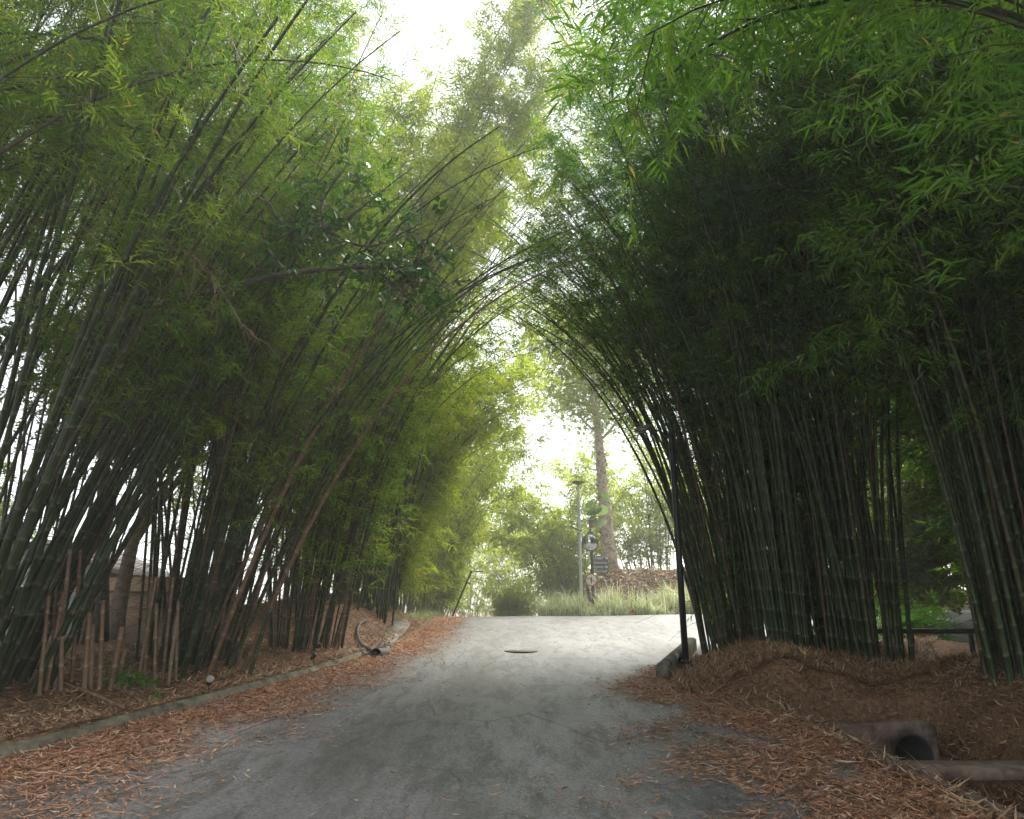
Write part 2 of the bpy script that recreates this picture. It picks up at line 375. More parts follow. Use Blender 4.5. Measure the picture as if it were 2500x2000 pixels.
TPL = {'close': spray_templates(10, 8, .17, .021, seed=2), 'near': spray_templates(10, 9, .135, .0165, seed=3),
       'mid': spray_templates(8, 8, .16, .023, seed=4),
       'far': spray_templates(8, 8, .23, .042, seed=5),
       'vfar': spray_templates(8, 8, .34, .075, seed=6),
       'tree': spray_templates(8, 14, .10, .045, .1, seed=7, spread=(50, 85)),
       'broad': spray_templates(8, 6, .15, .07, .2, seed=8, spread=(25, 70))}
def place_sprays(P, D, S, T0, tpl, r):
    """P, D (unit), S scale, T0 tone -> V, F3, tone"""
    N_ = len(P); roll = r.uniform(-.9, .9, N_)
    ref = np.array([0, 0, 1.]); side = np.cross(D, ref); side /= np.linalg.norm(side, axis=1, keepdims=True) + 1e-6
    up = np.cross(side, D)
    s2 = side * np.cos(roll)[:, None] + up * np.sin(roll)[:, None]; u2 = np.cross(s2, D)
    B = np.stack([D, -s2, u2], 1) * S[:, None, None]
    which = r.integers(0, len(tpl), N_); Vs = []; Fs = []; Ts = []; off = 0
    for k, (V, Fq, tn) in enumerate(tpl):
        id_ = np.where(which == k)[0]
        if not len(id_): continue
        W = np.einsum('vj,njk->nvk', V, B[id_]) + P[id_][:, None]
        Vs.append(W.reshape(-1, 3)); Ts.append((T0[id_][:, None] + tn[None]).ravel())
        Fs.append((Fq[None] + (off + np.arange(len(id_)) * len(V))[:, None, None]).reshape(-1, 3)); off += len(id_) * len(V)
    T = np.clip(np.concatenate(Ts), 0, .955)
    if len(tpl[0][0]) % 4 == 0: q = r.uniform(0, 1, len(T) // 4) < .012; T[np.repeat(q, 4)] = 1.0
    return np.concatenate(Vs), np.concatenate(Fs), T

def culm_path(base, az, t0, bend, L, k=18, p=1.7, wob=.05, r=rng):
    s = np.linspace(0, 1, k); tilt = t0 + bend * s ** p
    azs = az + wob * np.cumsum(r.normal(0, 1, k)) * .6
    d = np.stack([np.sin(tilt) * np.cos(azs), np.sin(tilt) * np.sin(azs), np.cos(tilt)], 1)
    P = base + np.concatenate([[np.zeros(3)], np.cumsum((d[1:] + d[:-1]) / 2 * (L / (k - 1)), 0)])
    return P, d, s

NLEAF = [0]
def keep(P, r):
    """the open corridor kept clear above the road: False where no leaf grows"""
    X, Y, Z = P[:, 0] + r.normal(0, .22, len(P)), P[:, 1], P[:, 2]
    a = np.interp(Y, [0, 12, 16, 20, 26], [-2.3, -2.2, -1.7, -1.3, -1.8]); b = np.interp(Y, [0, 6, 12, 15, 22, 40], [.9, .5, .1, .5, 2.6, 6])
    hole = (X > a) & (X < b) & (Y < 15.5)
    hole |= (X > np.interp(Y, [15, 22, 26], [-1.7, -1.5, -2.2])) & (X < b) & (Y >= 15.5) & (Y < 42) & (Z < np.interp(Y, [15, 20, 30], [6.4, 7.0, 7.6]))
    hole |= (X > -3.0) & (X < 1.0) & (Z > 15.5) & (Y < 17)
    return ~hole
def clump(label, X, Y, rad, n, L, r0, lean_az, lean_w=.6, t0=(3, 10), bend=(40, 80), leaf0=.3, nb=26, ns=6, lod='mid', leaf='leaf', culm='culm', bl=(.7, 1.7), bare=0, deadf=0.0, tone=(.2, .8), seed=0, name='bamboo_clump', cat='bamboo', group='bamboo clumps along the road', pw=1.7, spread=1.0):
    r = np.random.default_rng(1000 + seed)
    z = float(height(X, Y)); root = thing(name, (X, Y, z - .03), label, cat, group)
    tpl = TPL[lod]; LV = []; LF = []; LT = []; lo = 0; TW = []; TWr = []
    for c in range(n):
        a = r.uniform(0, 2 * np.pi); q = rad * math.sqrt(r.uniform(0, 1))
        b = np.array([q * math.cos(a), q * math.sin(a), 0.]); b[2] = float(height(X + b[0], Y + b[1])) - z
        out_ = np.array([math.cos(a), math.sin(a)]) * (q / rad) * spread
        ln = np.array([math.cos(lean_az), math.sin(lean_az)]) * lean_w * 1.4
        v = out_ + ln + r.normal(0, .36, 2); az = math.atan2(v[1], v[0]); mag = min(1.25, np.linalg.norm(v))
        Lc = r.uniform(*L); dead = r.uniform() < deadf
        T0 = R(r.uniform(*t0)) * (.5 + .6 * mag); Bd = R(r.uniform(*bend)) * (.55 + .5 * mag)
        for _ in range(9):
            st_ = r.bit_generator.state; P, d, s = culm_path(b, az, T0, Bd, Lc, r=r, p=pw)
            q_ = P[10:] + np.array([X, Y, z])
            if not np.any((q_[:, 2] > 9.3) & ~keep(q_ + np.array([.15 if X < 0 else -.15, 0, 0]), np.random.default_rng(1))): break
            Lc *= .92; r.bit_generator.state = st_
        rr = r0 * r.uniform(.55, 1.22)
        if lod in ('close', 'near', 'mid'):
            nn = int(Lc / .34); sN = np.arange(nn) * .34 / Lc
            s3 = np.sort(np.concatenate([sN + .0005 / Lc, np.clip(sN - .016 / Lc, 0, 1), np.clip(sN + .016 / Lc, 0, 1)])); s3[0] = 0
            s3 = np.unique(np.clip(s3, 0, 1)); side = 7
            PP = np.stack([np.interp(s3, s, P[:, j]) for j in range(3)], 1)
            rad_ = rr * np.clip(1 - s3, .0, 1) ** .65 + .003
            isn = np.abs(((s3 * Lc + .17) % .34) - .17) < .004
            rad_ = rad_ * np.where(isn, 1.16, 1.0)
        else:
            PP, s3, side = P, s, 5; rad_ = rr * (1 - s3) ** .65 + .004
        Vc, Fq = tube_geo(PP, rad_, side)
        Fc_ = Fq
        TW = []
        # side branches
        m_ = int(nb * r.uniform(.8, 1.2)); l0 = leaf0 * r.uniform(.75, 1.25)
        if dead: m_ = m_ // 4
        sb = l0 + (1 - l0) * r.uniform(0, 1, m_) ** .85
        Pb = np.stack([np.interp(sb, s, P[:, j]) for j in range(3)], 1); Db = np.stack([np.interp(sb, s, d[:, j]) for j in range(3)], 1)
        ba = r.uniform(0, 2 * np.pi, m_); be = R(1) * r.uniform(0, 55, m_)
        dirb = np.stack([np.cos(ba) * np.cos(be), np.sin(ba) * np.cos(be), np.sin(be)], 1) + .55 * Db
        dirb /= np.linalg.norm(dirb, axis=1, keepdims=True)
        lb = r.uniform(*bl, m_) * (1.1 - .45 * sb)
        tt = np.array([0, .35, .7, 1.0])
        droop = np.array([0, 0, -1.])[None, None] * (lb[:, None] * .42 * tt[None] ** 2)[:, :, None]
        BP = Pb[:, None] + dirb[:, None] * (lb[:, None] * tt[None])[:, :, None] + droop
        TW.append(BP[keep(BP[:, -1] + np.array([X, Y, z]), r) & keep(BP[:, 1] + np.array([X, Y, z]), r)])
        if not dead:
            k_ = ns; ts = r.uniform(.25, 1.0, (m_, k_)); ts[:, 0] = 1
            SP = Pb[:, None] + dirb[:, None] * (lb[:, None] * ts)[:, :, None] + np.array([0, 0, -1.])[None, None] * (lb[:, None] * .42 * ts ** 2)[:, :, None]
            sd = dirb[:, None] * .7 + r.normal(0, .55, (m_, k_, 3)) + np.array([0, 0, -.35])
            sd /= np.linalg.norm(sd, axis=2, keepdims=True)
            SP = SP.reshape(-1, 3) + r.normal(0, .05, (m_ * k_, 3)); sd = sd.reshape(-1, 3)
            t0_ = np.repeat(r.uniform(*tone, m_), k_) + r.normal(0, .08, m_ * k_)
            kp = keep(SP + np.array([X, Y, z]), r); SP, sd, t0_ = SP[kp], sd[kp], t0_[kp]
            if not len(SP): SP, sd, t0_ = np.array([b + [0, 0, Lc * .5]]), np.array([[0, 0, 1.]]), np.array([.3])
            V_, F_, T_ = place_sprays(SP, sd, r.uniform(.8, 1.2, len(SP)), t0_, tpl, r)
            LV.append(V_); LF.append(F_ + lo); LT.append(T_); lo += len(V_)
        if bare:
            m2 = int(bare * r.uniform(.6, 1.4)); s2 = r.uniform(.06, .55, m2)
            Pb = np.stack([np.interp(s2, s, P[:, j]) for j in range(3)], 1)
            ba = r.uniform(0, 2 * np.pi, m2); be = R(1) * r.uniform(-15, 55, m2)
            db = np.stack([np.cos(ba) * np.cos(be), np.sin(ba) * np.cos(be), np.sin(be)], 1); l2 = r.uniform(.4, 1.9, m2)
            BP = Pb[:, None] + db[:, None] * (l2[:, None] * tt[None])[:, :, None] + np.array([0, 0, -1.])[None, None] * (l2[:, None] * r.uniform(-.2, .5, m2)[:, None] * tt[None] ** 2)[:, :, None]
            TW.append(BP)
        TW.append(np.repeat(P[:1, None] * 0 + np.array([[[0, 0, -.2]]]) + b, 4, 1) + np.linspace(0, .05, 4)[None, :, None])
        V_, Fq = tubes3(np.concatenate(TW), np.array([.006, .0045, .003, .0016]) * (1 if lod in ('close', 'near', 'mid') else 1.5))
        obj('culm', mesh('culm', np.vstack([Vc, V_]), np.vstack([Fc_, Fq + len(Vc)]), {'along': np.concatenate([np.repeat(s3 * Lc, side), np.full(len(V_), .17)])}, True, [M['dead_culm' if dead else culm], M['twig']], np.repeat([0, 1], [len(Fc_), len(Fq)])), root)
    if LV:
        V_ = np.concatenate(LV); Fq = np.concatenate(LF); NLEAF[0] += len(Fq) // 2
        obj('foliage', mesh('foliage', V_, Fq, {'tone': np.concatenate(LT)}, False, [M[leaf]]), root)
    return root

# roadside, camera's left
clump('tall clump with thick leaning culms rising by the kerb beside cut brown stumps', -6.5, 9.0, .8, 56, (10.5, 13.5), .033, R(10), .75, (9, 17), (14, 40), .36, 20, 6, 'near', seed=1, bare=6, deadf=.0)
clump('bent leafy culms reaching into the top corner above the cut stumps', -7.0, 4.9, .8, 16, (9.5, 12), .034, R(30), .8, (2, 8), (55, 90), .40, 34, 7, 'near', seed=2, bare=2, bl=(.8, 2.0), pw=2.3, tone=(.2, .75))
clump('densest dark clump beside the small white spotlight, arching low over the road', -4.75, 11.7, .95, 30, (9, 13), .030, R(8), .8, (7, 18), (28, 62), .20, 21, 5, 'near', seed=3, bare=20, deadf=.2)
clump('upright green clump growing tightly beside the densest arching clump', -5.5, 12.3, .8, 34, (11, 14), .034, R(20), .3, (2, 7), (15, 42), .34, 20, 6, 'mid', seed=40, bare=9, deadf=.08)
clump('clump standing at the foot of the leafy bank before the hose loop', -4.25, 15.0, .75, 44, (9, 13), .027, R(0), .5, (4, 12), (25, 58), .12, 26, 5, 'mid', seed=5, bare=16, deadf=.15)
clump('tallest feathery clump growing on the leafy bank behind the hose', -5.0, 19.6, .9, 28, (12, 17), .032, R(5), .45, (3, 9), (20, 52), .06, 36, 5, 'mid', 'leaf_lit', seed=6, bare=6, tone=(.2, .9))
clump('brownish green clump on the bank past the concrete apron', -4.7, 24.2, .9, 32, (8, 12.5), .032, R(0), .5, (3, 12), (30, 66), .05, 44, 6, 'far', 'leaf_lit', seed=7, bare=5, tone=(.2, .9))
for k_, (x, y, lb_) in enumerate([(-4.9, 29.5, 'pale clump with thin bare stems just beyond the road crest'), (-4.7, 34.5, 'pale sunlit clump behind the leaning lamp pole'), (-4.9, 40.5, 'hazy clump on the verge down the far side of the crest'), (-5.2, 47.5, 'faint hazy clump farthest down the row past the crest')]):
    clump(lb_, x, y, 1.1, 26, (9, 12.5), .035, R(0), .4, (3, 12), (30, 65), .06, 28, 4, 'far' if y < 38 else 'vfar', 'leaf_lit', 'culm_far', seed=20 + k_, tone=(.4, .95))
clump('inner clump standing off the road behind the bank clumps', -8.6, 21, 1.2, 28, (12, 16), .034, R(0), .3, (3, 9), (30, 70), .2, 26, 6, 'far', 'leaf_lit', seed=8)
clump('inner clump off the road behind the crest row', -9, 30, 1.3, 26, (10, 14), .034, R(0), .3, (3, 9), (35, 80), .15, 26, 6, 'far', 'leaf_lit', seed=9)
clump('tall clump behind the leaning culms, showing only its leafy top', -10.2, 10.6, 1.0, 28, (14, 17), .038, R(10), .5, (2, 7), (20, 45), .6, 34, 8, 'mid', seed=10)
clump('tall clump behind the forked tree filling the upper sky with leaves', -10.5, 16.0, 1.1, 30, (13, 18), .036, R(10), .5, (2, 8), (20, 50), .55, 40, 9, 'mid', seed=11)
clump('dense clump at the edge of the view behind the leaning culms', -8.9, 9.6, .8, 26, (12, 15), .034, R(10), .5, (3, 9), (20, 50), .5, 36, 7, 'mid', seed=12, bare=5)
# camera's right
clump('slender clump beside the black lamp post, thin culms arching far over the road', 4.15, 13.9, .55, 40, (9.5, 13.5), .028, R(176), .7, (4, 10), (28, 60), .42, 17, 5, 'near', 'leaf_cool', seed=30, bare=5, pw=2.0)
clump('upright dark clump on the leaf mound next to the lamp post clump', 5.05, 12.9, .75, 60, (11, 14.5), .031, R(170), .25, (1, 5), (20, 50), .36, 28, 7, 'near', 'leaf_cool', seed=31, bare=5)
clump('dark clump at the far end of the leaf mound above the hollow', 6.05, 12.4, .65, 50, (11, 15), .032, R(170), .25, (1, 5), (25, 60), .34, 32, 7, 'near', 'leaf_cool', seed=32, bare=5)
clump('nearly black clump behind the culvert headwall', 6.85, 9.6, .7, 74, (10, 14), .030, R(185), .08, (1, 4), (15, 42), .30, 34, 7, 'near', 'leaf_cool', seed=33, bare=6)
clump('bright long leaved sprays hanging into the top corner above the culvert pipe', 4.8, 3.1, .7, 10, (7.6, 9.8), .026, R(150), .9, (1, 5), (95, 145), .5, 34, 6, 'close', 'leaf_cool', seed=34, tone=(.5, .85), bl=(.7, 1.7), pw=2.6)  # raised leaf tone paints in the light falling on these sprays
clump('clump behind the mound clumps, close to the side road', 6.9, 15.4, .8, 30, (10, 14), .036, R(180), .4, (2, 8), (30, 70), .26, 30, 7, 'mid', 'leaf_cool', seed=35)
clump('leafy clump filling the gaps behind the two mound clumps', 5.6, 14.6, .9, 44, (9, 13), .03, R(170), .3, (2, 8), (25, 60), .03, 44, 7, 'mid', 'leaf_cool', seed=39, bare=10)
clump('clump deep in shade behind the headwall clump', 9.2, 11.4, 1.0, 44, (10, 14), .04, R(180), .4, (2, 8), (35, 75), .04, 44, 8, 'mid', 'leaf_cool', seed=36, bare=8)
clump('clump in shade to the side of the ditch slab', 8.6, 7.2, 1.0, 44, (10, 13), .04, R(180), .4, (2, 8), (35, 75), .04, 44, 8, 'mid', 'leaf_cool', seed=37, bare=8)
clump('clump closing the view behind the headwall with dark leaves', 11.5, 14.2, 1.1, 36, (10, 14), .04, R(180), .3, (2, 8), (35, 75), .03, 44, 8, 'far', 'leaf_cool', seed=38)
clump('lush light green clump arching over the far mouth of the tunnel', -4.3, 21.0, .9, 36, (18, 25), .036, R(5), .6, (2, 8), (20, 52), .38, 44, 7, 'far', 'leaf_lit', seed=60, tone=(.15, .8))
clump('light green clump arching in from the corner of the side road', 5.1, 16.8, .8, 24, (14, 19), .034, R(165), .9, (6, 12), (35, 75), .55, 24, 4, 'mid', 'leaf_lit', seed=61, tone=(.15, .9))
# beyond the junction
FAR = [(12.8, 45, 1.3, 24, (8, 11), 'sunlit clump across the side road behind the black lamp post'), (21, 35.5, 1.4, 24, (8, 12), 'sunlit clump across the side road seen through the dark culms'), (3.6, 44, 1.2, 26, (7, 9.5), 'olive clump behind the white lamp post'), (9, 46, 1.5, 24, (9, 12), 'light green clump behind the ivy covered trunk'),
       (1.2, 58, 1.6, 24, (9, 12), 'misty clump at the end of the road'), (-4, 66, 1.8, 24, (9, 13), 'misty clump where the road disappears'), (7, 64, 1.8, 22, (10, 13), 'misty clump beyond the bank'), (20, 40, 1.6, 24, (9, 13), 'leafy clump far along the side road'), (-11, 52, 1.8, 22, (9, 13), 'hazy clump set back beyond the crest row')]
for k_, (x, y, rd, n_, L_, lb_) in enumerate(FAR):
    clump(lb_, x, y, rd, n_, L_, .036, R(180 if x > 0 else 0), .2, (3, 12), (45, 90), .10, 20, 4, 'vfar', 'leaf_lit', 'culm_far', seed=50 + k_, tone=(.4, .95))
print('leaves', NLEAF[0])

def gnd(px, py, y0=3.0, y1=60.0):
    d = ray(px, py); t = np.arange(y0 / d[1], y1 / d[1], .01); P = d[None] * t[:, None] + np.array([0, 0, CH])
    h = surf(P[:, 0], P[:, 1]); k = np.argmax(P[:, 2] <= h); return np.array([P[k, 0], P[k, 1], h[k]])
def ornt(u):                     # rotation that turns +Z to u
    return Vector(u).to_track_quat('Z', 'Y').to_euler()
def smooth_path(pts, k=6):
    """Catmull-Rom through the points"""
    P = np.asarray(pts, float); Q = np.vstack([2 * P[0] - P[1], P, 2 * P[-1] - P[-2]]); out_ = []
    for i in range(1, len(Q) - 2):
        for t in np.linspace(0, 1, k, endpoint=False):
            a, b, c, d = Q[i - 1], Q[i], Q[i + 1], Q[i + 2]
            out_.append(.5 * (2 * b + (c - a) * t + (2 * a - 5 * b + 4 * c - d) * t * t + (3 * b - a - 3 * c + d) * t ** 3))
    return np.array(out_ + [P[-1]])

# ---- trees with trunk, limbs and a leafy crown
def tree(label, base, H, r0, spread, tpl, leaf, bark, seed, first=.4, nl=10, dens=14, tone=(.2, .8), lean=(0, 0), name='tree', group='trees behind the bamboo', fork=False, cl=.5, S=1.0, ivy=False, limbs=(), droop=.15):
    r = np.random.default_rng(3000 + seed); base = np.array(base, float)
    root = thing(name, base - np.array([0, 0, .05]), label, 'tree', group)
    k = 12; s = np.linspace(0, 1, k)
    P = np.stack([lean[0] * s ** 1.3, lean[1] * s ** 1.3, s * H * .85], 1); P[1:, :2] += np.cumsum(r.normal(0, .018 * H / 6, (k - 1, 2)), 0)
    mb = MB(); mb.tube(P, r0 * (1 - .75 * s) * (1 + .5 * np.exp(-s * 14)), 12)
    tips = []
    def limb(p, d, L, rad, lev):
        n_ = 6; pts = [p]; dd = d.copy()
        for q in range(n_):
            dd = dd + r.normal(0, .16, 3) + np.array([0, 0, .05 if lev == 0 else -.02]); dd /= np.linalg.norm(dd); pts.append(pts[-1] + dd * L / n_)
        pts = np.array(pts); mb.tube(pts, rad * np.linspace(1, .3, n_ + 1), 6 if lev else 8, False)
        if lev < 2:
            for q in range(5 if lev == 0 else 4):
                t = r.uniform(.3, 1.0); pp = np.array([np.interp(t * n_, range(n_ + 1), pts[:, j]) for j in range(3)])
                e = r.normal(0, 1, 3); e[2] = abs(e[2]) * .5; e = e / np.linalg.norm(e) * .8 + dd * .6; e /= np.linalg.norm(e)
                limb(pp, e, L * r.uniform(.38, .6), rad * .45, lev + 1)
        if lev >= 1: tips.extend(pts[2:])
    if fork:
        for q, (ax, tl) in enumerate(fork):
            pp = P[int(k * .3)]; limb(pp, np.array([math.cos(ax) * tl, math.sin(ax) * tl, 1]) / math.hypot(tl, 1), H * .6, r0 * .6, 0)
    for q in range(nl):
        t = first + (1 - first) * (q + r.uniform(0, .8)) / nl
        pp = np.array([np.interp(t, s, P[:, j]) for j in range(3)]); a = q * 2.4 + r.uniform(-.5, .5); el = r.uniform(.1, .8) + .5 * (t - first)
        limb(pp, np.array([math.cos(a) * math.cos(el), math.sin(a) * math.cos(el), math.sin(el)]), spread * r.uniform(.7, 1.1) * (1.15 - .55 * t), r0 * .22, 0)
    mb.build('trunk', M[bark], root, True)
    tips = np.array(tips); Pq = np.repeat(tips, dens, 0) + r.normal(0, cl, (len(tips) * dens, 3)); D = r.normal(0, 1, Pq.shape); D[:, 2] -= droop * 3; D /= np.linalg.norm(D, axis=1, keepdims=True)
    tn = np.repeat(r.uniform(*tone, len(tips)), dens)
    V_, Fq, T_ = place_sprays(Pq, D, S * r.uniform(.8, 1.25, len(Pq)), tn, TPL[tpl], r)
    obj('crown', mesh('crown', V_, Fq, {'tone': T_}, False, [M[leaf]]), root)
    if ivy:
        q = 900; s_ = r.uniform(0, .75, q) ** 1.2; a = r.uniform(0, 2 * np.pi, q)
        c = np.stack([np.interp(s_, s, P[:, j]) for j in range(3)], 1); rr = r0 * (1 - .75 * s_) * (1 + .5 * np.exp(-s_ * 14))
        o_ = np.stack([np.cos(a), np.sin(a), 0 * a], 1); Dv = o_ * .6 + r.normal(0, .5, (q, 3)); Dv /= np.linalg.norm(Dv, axis=1, keepdims=True)
        V_, Fq, T_ = place_sprays(c + o_ * rr[:, None], Dv, r.uniform(.35, .75, q), r.uniform(0, 1, q), TPL['broad'], r)
        obj('ivy', mesh('ivy', V_, Fq, {'tone': T_}, False, [M['ivy']]), root)
    return root
tree('tall tree with pale ivy covered trunk standing on the bank behind the sign boards', G(*at(1487, 1390, 38)[:2]), 15.5, .38, 4.6, 'tree', 'leaf_lit', 'bark_pale', 1, .54, 13, 4, (.4, 1), (-.5, 0), ivy=True, cl=.85, S=1.2)  # crown takes the lightened leaf to paint out its shaded side
b_ = at(285, 1480, 16.5)
tree('dark forked tree behind the cut stumps near the peach wall', G(b_[0], b_[1]), 9.5, .17, 3.2, 'tree', 'tree_leaf', 'bark', 2, .5, 7, 4, (.3, .9), (.9, 0), fork=((2.6, .55), (.2, .45)), cl=.55, S=1.5)
b_ = at(222, 1480, 18.5)
tree('slim grey tree with a side branch standing by the house', G(b_[0], b_[1]), 8.5, .17, 2.6, 'tree', 'tree_leaf', 'bark', 3, .5, 6, 3, (.3, 1), (.1, 0), cl=.6, S=1.5)
for k_, (x, y, H, spd, lb_) in enumerate([(-26, 29, 9, 4, 'tree rising behind the house'), (-22, 20, 9, 5, 'farthest tree beyond the house'),
        (17, 24, 9, 4.5, 'green tree past the side road seen between dark culms'), (22, 30, 11, 5, 'tall tree at the end of the side road'), (13.5, 20.5, 6, 3.2, 'low leafy tree by the side road behind the dark clumps'), (24, 20, 9, 5, 'tree deep behind the shaded clumps'), (17, 15, 8, 4, 'shaded tree behind the headwall clumps'), (15, 8, 8, 4, 'shaded tree behind the ditch clumps')]):
    tree(lb_, G(x, y), H, .16, spd, 'tree', 'tree_leaf', 'bark', 10 + k_, .25, 10, 4, (.2, .9), cl=.7, S=2.3)

# ---- the tree whose long limb with glossy dark leaves hangs across the culms
L0 = at(250, 1560, 13.5); L0[2] = float(surf(L0[0], L0[1]))
root = thing('glossy_tree', L0, 'tree whose long dark limb of broad glossy leaves reaches across the culms', 'tree', 'trees behind the bamboo')
def loc(p): return np.asarray(p) - L0
limb_pts = [at(*p) for p in ((255, 1100, 12.8), (280, 860, 11.6), (345, 762, 10.4), (520, 712, 8.7), (700, 668, 8.3), (860, 655, 8.1), (960, 655, 8.0), (1050, 640, 7.9))]
mb = MB(); lp = smooth_path([loc(L0)] + [loc(p) for p in limb_pts], 8)
mb.tube(lp, np.interp(np.linspace(0, 1, len(lp)), [0, .3, .6, 1], [.12, .07, .034, .007]), 9)
r_ = np.random.default_rng(77); tips = []
for a, b, n_ in (((700, 668, 8.45), (790, 560, 8.14), 1), ((790, 560, 8.14), (850, 400, 8.06), 2), ((790, 560, 8.14), (1030, 545, 7.75), 2), ((860, 655, 8.06), (1000, 730, 7.75), 2), ((640, 480, 8.53), (760, 545, 8.21), 2), ((700, 668, 8.45), (640, 480, 8.68), 0), ((960, 655, 7.83), (1055, 560, 7.60), 2), ((790, 560, 8.14), (930, 470, 7.90), 2), ((860, 655, 8.06), (1040, 690, 7.67), 2)):
    p, q = loc(at(*a)), loc(at(*b)); mid = (p + q) / 2 + r_.normal(0, .12, 3); pth = smooth_path([p, mid, q], 5)
    mb.tube(pth, np.linspace(.028, .008, len(pth)), 6)
    if n_: tips.extend(pth[3:])
tips.extend(lp[-8:])
for t_ in list(tips):
    for q in range(2):
        e = t_ + r_.normal(0, .26, 3); mb.tube(np.array([t_, (t_ + e) / 2 + [0, 0, .04], e]), [.008, .006, .004], 4, False); tips.append(e)
mb.build('limb', M['oldwood'], root, True)
tips = np.array(tips); tips = tips[r_.uniform(0, 1, len(tips)) < .75]; Pq = tips + r_.normal(0, .12, (len(tips), 3)); D = r_.normal(0, 1, Pq.shape) + [0, -.2, -.3]; D /= np.linalg.norm(D, axis=1, keepdims=True)
V_, Fq, T_ = place_sprays(Pq, D, r_.uniform(.75, 1.15, len(Pq)), r_.uniform(0, 1, len(Pq)), TPL['broad'], r_)
obj('crown', mesh('crown', V_, Fq, {'tone': T_}, False, [M['gloss_leaf']]), root)

# ---- cut stumps
def stumps(label, items, seed, group='cut stump bunches'):
    r = np.random.default_rng(seed); b0 = gnd(*items[0][:2]); root = thing('bamboo_stump', b0, label, 'stump', group)
    for px, py, ty, w_ in items:
        g = gnd(px, py); t_ = at(px + r.uniform(0, 46), ty + r.uniform(-40, 60), g[1] + r.uniform(-.05, .1)) - b0; g = g - b0 - [0, 0, .05]
        k = 14; s = np.linspace(0, 1, k); P = g + (t_ - g) * s[:, None]; Lc = np.linalg.norm(t_ - g)
        sN = np.unique(np.clip(np.concatenate([[0, 1], *[np.arange(0, Lc, .34) / Lc + d_ for d_ in (-.015 / Lc, 0, .015 / Lc)]]), 0, 1)); PP = np.stack([np.interp(sN, s, P[:, j]) for j in range(3)], 1)
        rad = .8 * w_ * (1 - .12 * sN) * np.where(np.abs(((sN * Lc + .17) % .34) - .17) < .004, 1.13, 1); n_ = 9
        V_, Fq = tube_geo(PP, rad, n_); al = np.repeat(sN * Lc, n_)
        top = V_[-n_:]; c = top.mean(0); inn = c + (top - c) * .72; dn = inn - np.array([0, 0, .12]); b = len(V_)
        V_ = np.vstack([V_, inn, dn]); i = np.arange(n_); j = (i + 1) % n_
        Fq = np.vstack([Fq, np.stack([b - n_ + i, b - n_ + j, b + j, b + i], 1), np.stack([b + i, b + j, b + n_ + j, b + n_ + i], 1)])
        obj('stump_culm', mesh('stump_culm', V_, Fq, {'along': np.concatenate([al, np.full(2 * n_, .2)])}, True, [M['dead_culm']]), root)
stumps('bunch of tall brown cut bamboo stumps next to the big leaning culms', [(96, 1700, 1400, .032), (112, 1690, 1452, .034), (134, 1680, 1340, .034), (150, 1688, 1475, .038), (124, 1672, 1365, .030), (176, 1668, 1370, .030)], 1)
stumps('bunch of brown cut bamboo stumps in the middle, before the peach wall', [(206, 1690, 1508, .040), (222, 1680, 1505, .038), (243, 1690, 1500, .036), (268, 1686, 1515, .042), (284, 1676, 1560, .032)], 2)
stumps('bunch of slanted brown cut stumps beside the green weed', [(378, 1676, 1490, .034), (396, 1668, 1440, .030), (410, 1676, 1530, .034), (430, 1662, 1470, .030), (352, 1660, 1390, .036), (338, 1655, 1420, .028)], 3)

# ---- fallen pole
p0, p1 = gnd(112, 1672), gnd(305, 1744); p0[2] += .06; p1[2] += .05
k = 20; s = np.linspace(0, 1, k)[:, None]; P = (p1 - p0) * s; P[:, 2] += .03 * np.sin(s[:, 0] * 3.1)
o = obj('fallen_pole', mesh('fallen_pole', *tube_geo(P, np.linspace(.028, .02, k), 8), {'along': np.repeat(np.linspace(0, np.linalg.norm(p1 - p0), k), 8)}, True, [M['dead_culm']]), None, p0)
tag(o, 'brown bamboo pole lying on the leaves with its end over the kerb', 'pole')

# ---- spotlights
def spotlight(px, py, label, aim, sc_=1.0):
    g = gnd(px, py); root = thing('spotlight', g, label, 'spotlight', 'garden spotlights')
    mb = MB().tube([[0, 0, -.05], [0, 0, .12 * sc_]], .010 * sc_, 7).box((0, 0, .115 * sc_), (.05 * sc_, .03 * sc_, .03 * sc_), bev=.004); mb.build('stake', M['black'], root)
    e = ornt(aim); c = np.array([0, 0, .15 * sc_]); u = np.array(aim) / np.linalg.norm(aim)
    MB().lathe(c, [(0, -.075 * sc_), (.028 * sc_, -.075 * sc_), (.034 * sc_, -.03 * sc_), (.05 * sc_, .03 * sc_), (.052 * sc_, .05 * sc_)], 18, rot=e).build('housing', M['black'], root, True)
    MB().lathe(c, [(.052 * sc_, .046 * sc_), (.053 * sc_, .056 * sc_), (.040 * sc_, .062 * sc_), (0, .064 * sc_)], 18, rot=e).build('lens', M['lens'], root, True)
spotlight(508, 1692, 'black garden spotlight with white lens standing on leaves beside the kerb', (.45, -.8, .6), 1.0)
spotlight(764, 1622, 'small garden spotlight half hidden in leaves before the bank', (.6, .3, .7), .9)
spotlight(776, 1592, 'tiny garden spotlight at the foot of the bank clump', (.5, .2, .8), .8)
spotlight(1658, 1636, 'black spotlight with white lens at the foot of the black lamp post', (-.72, -.45, .5), 1.25)

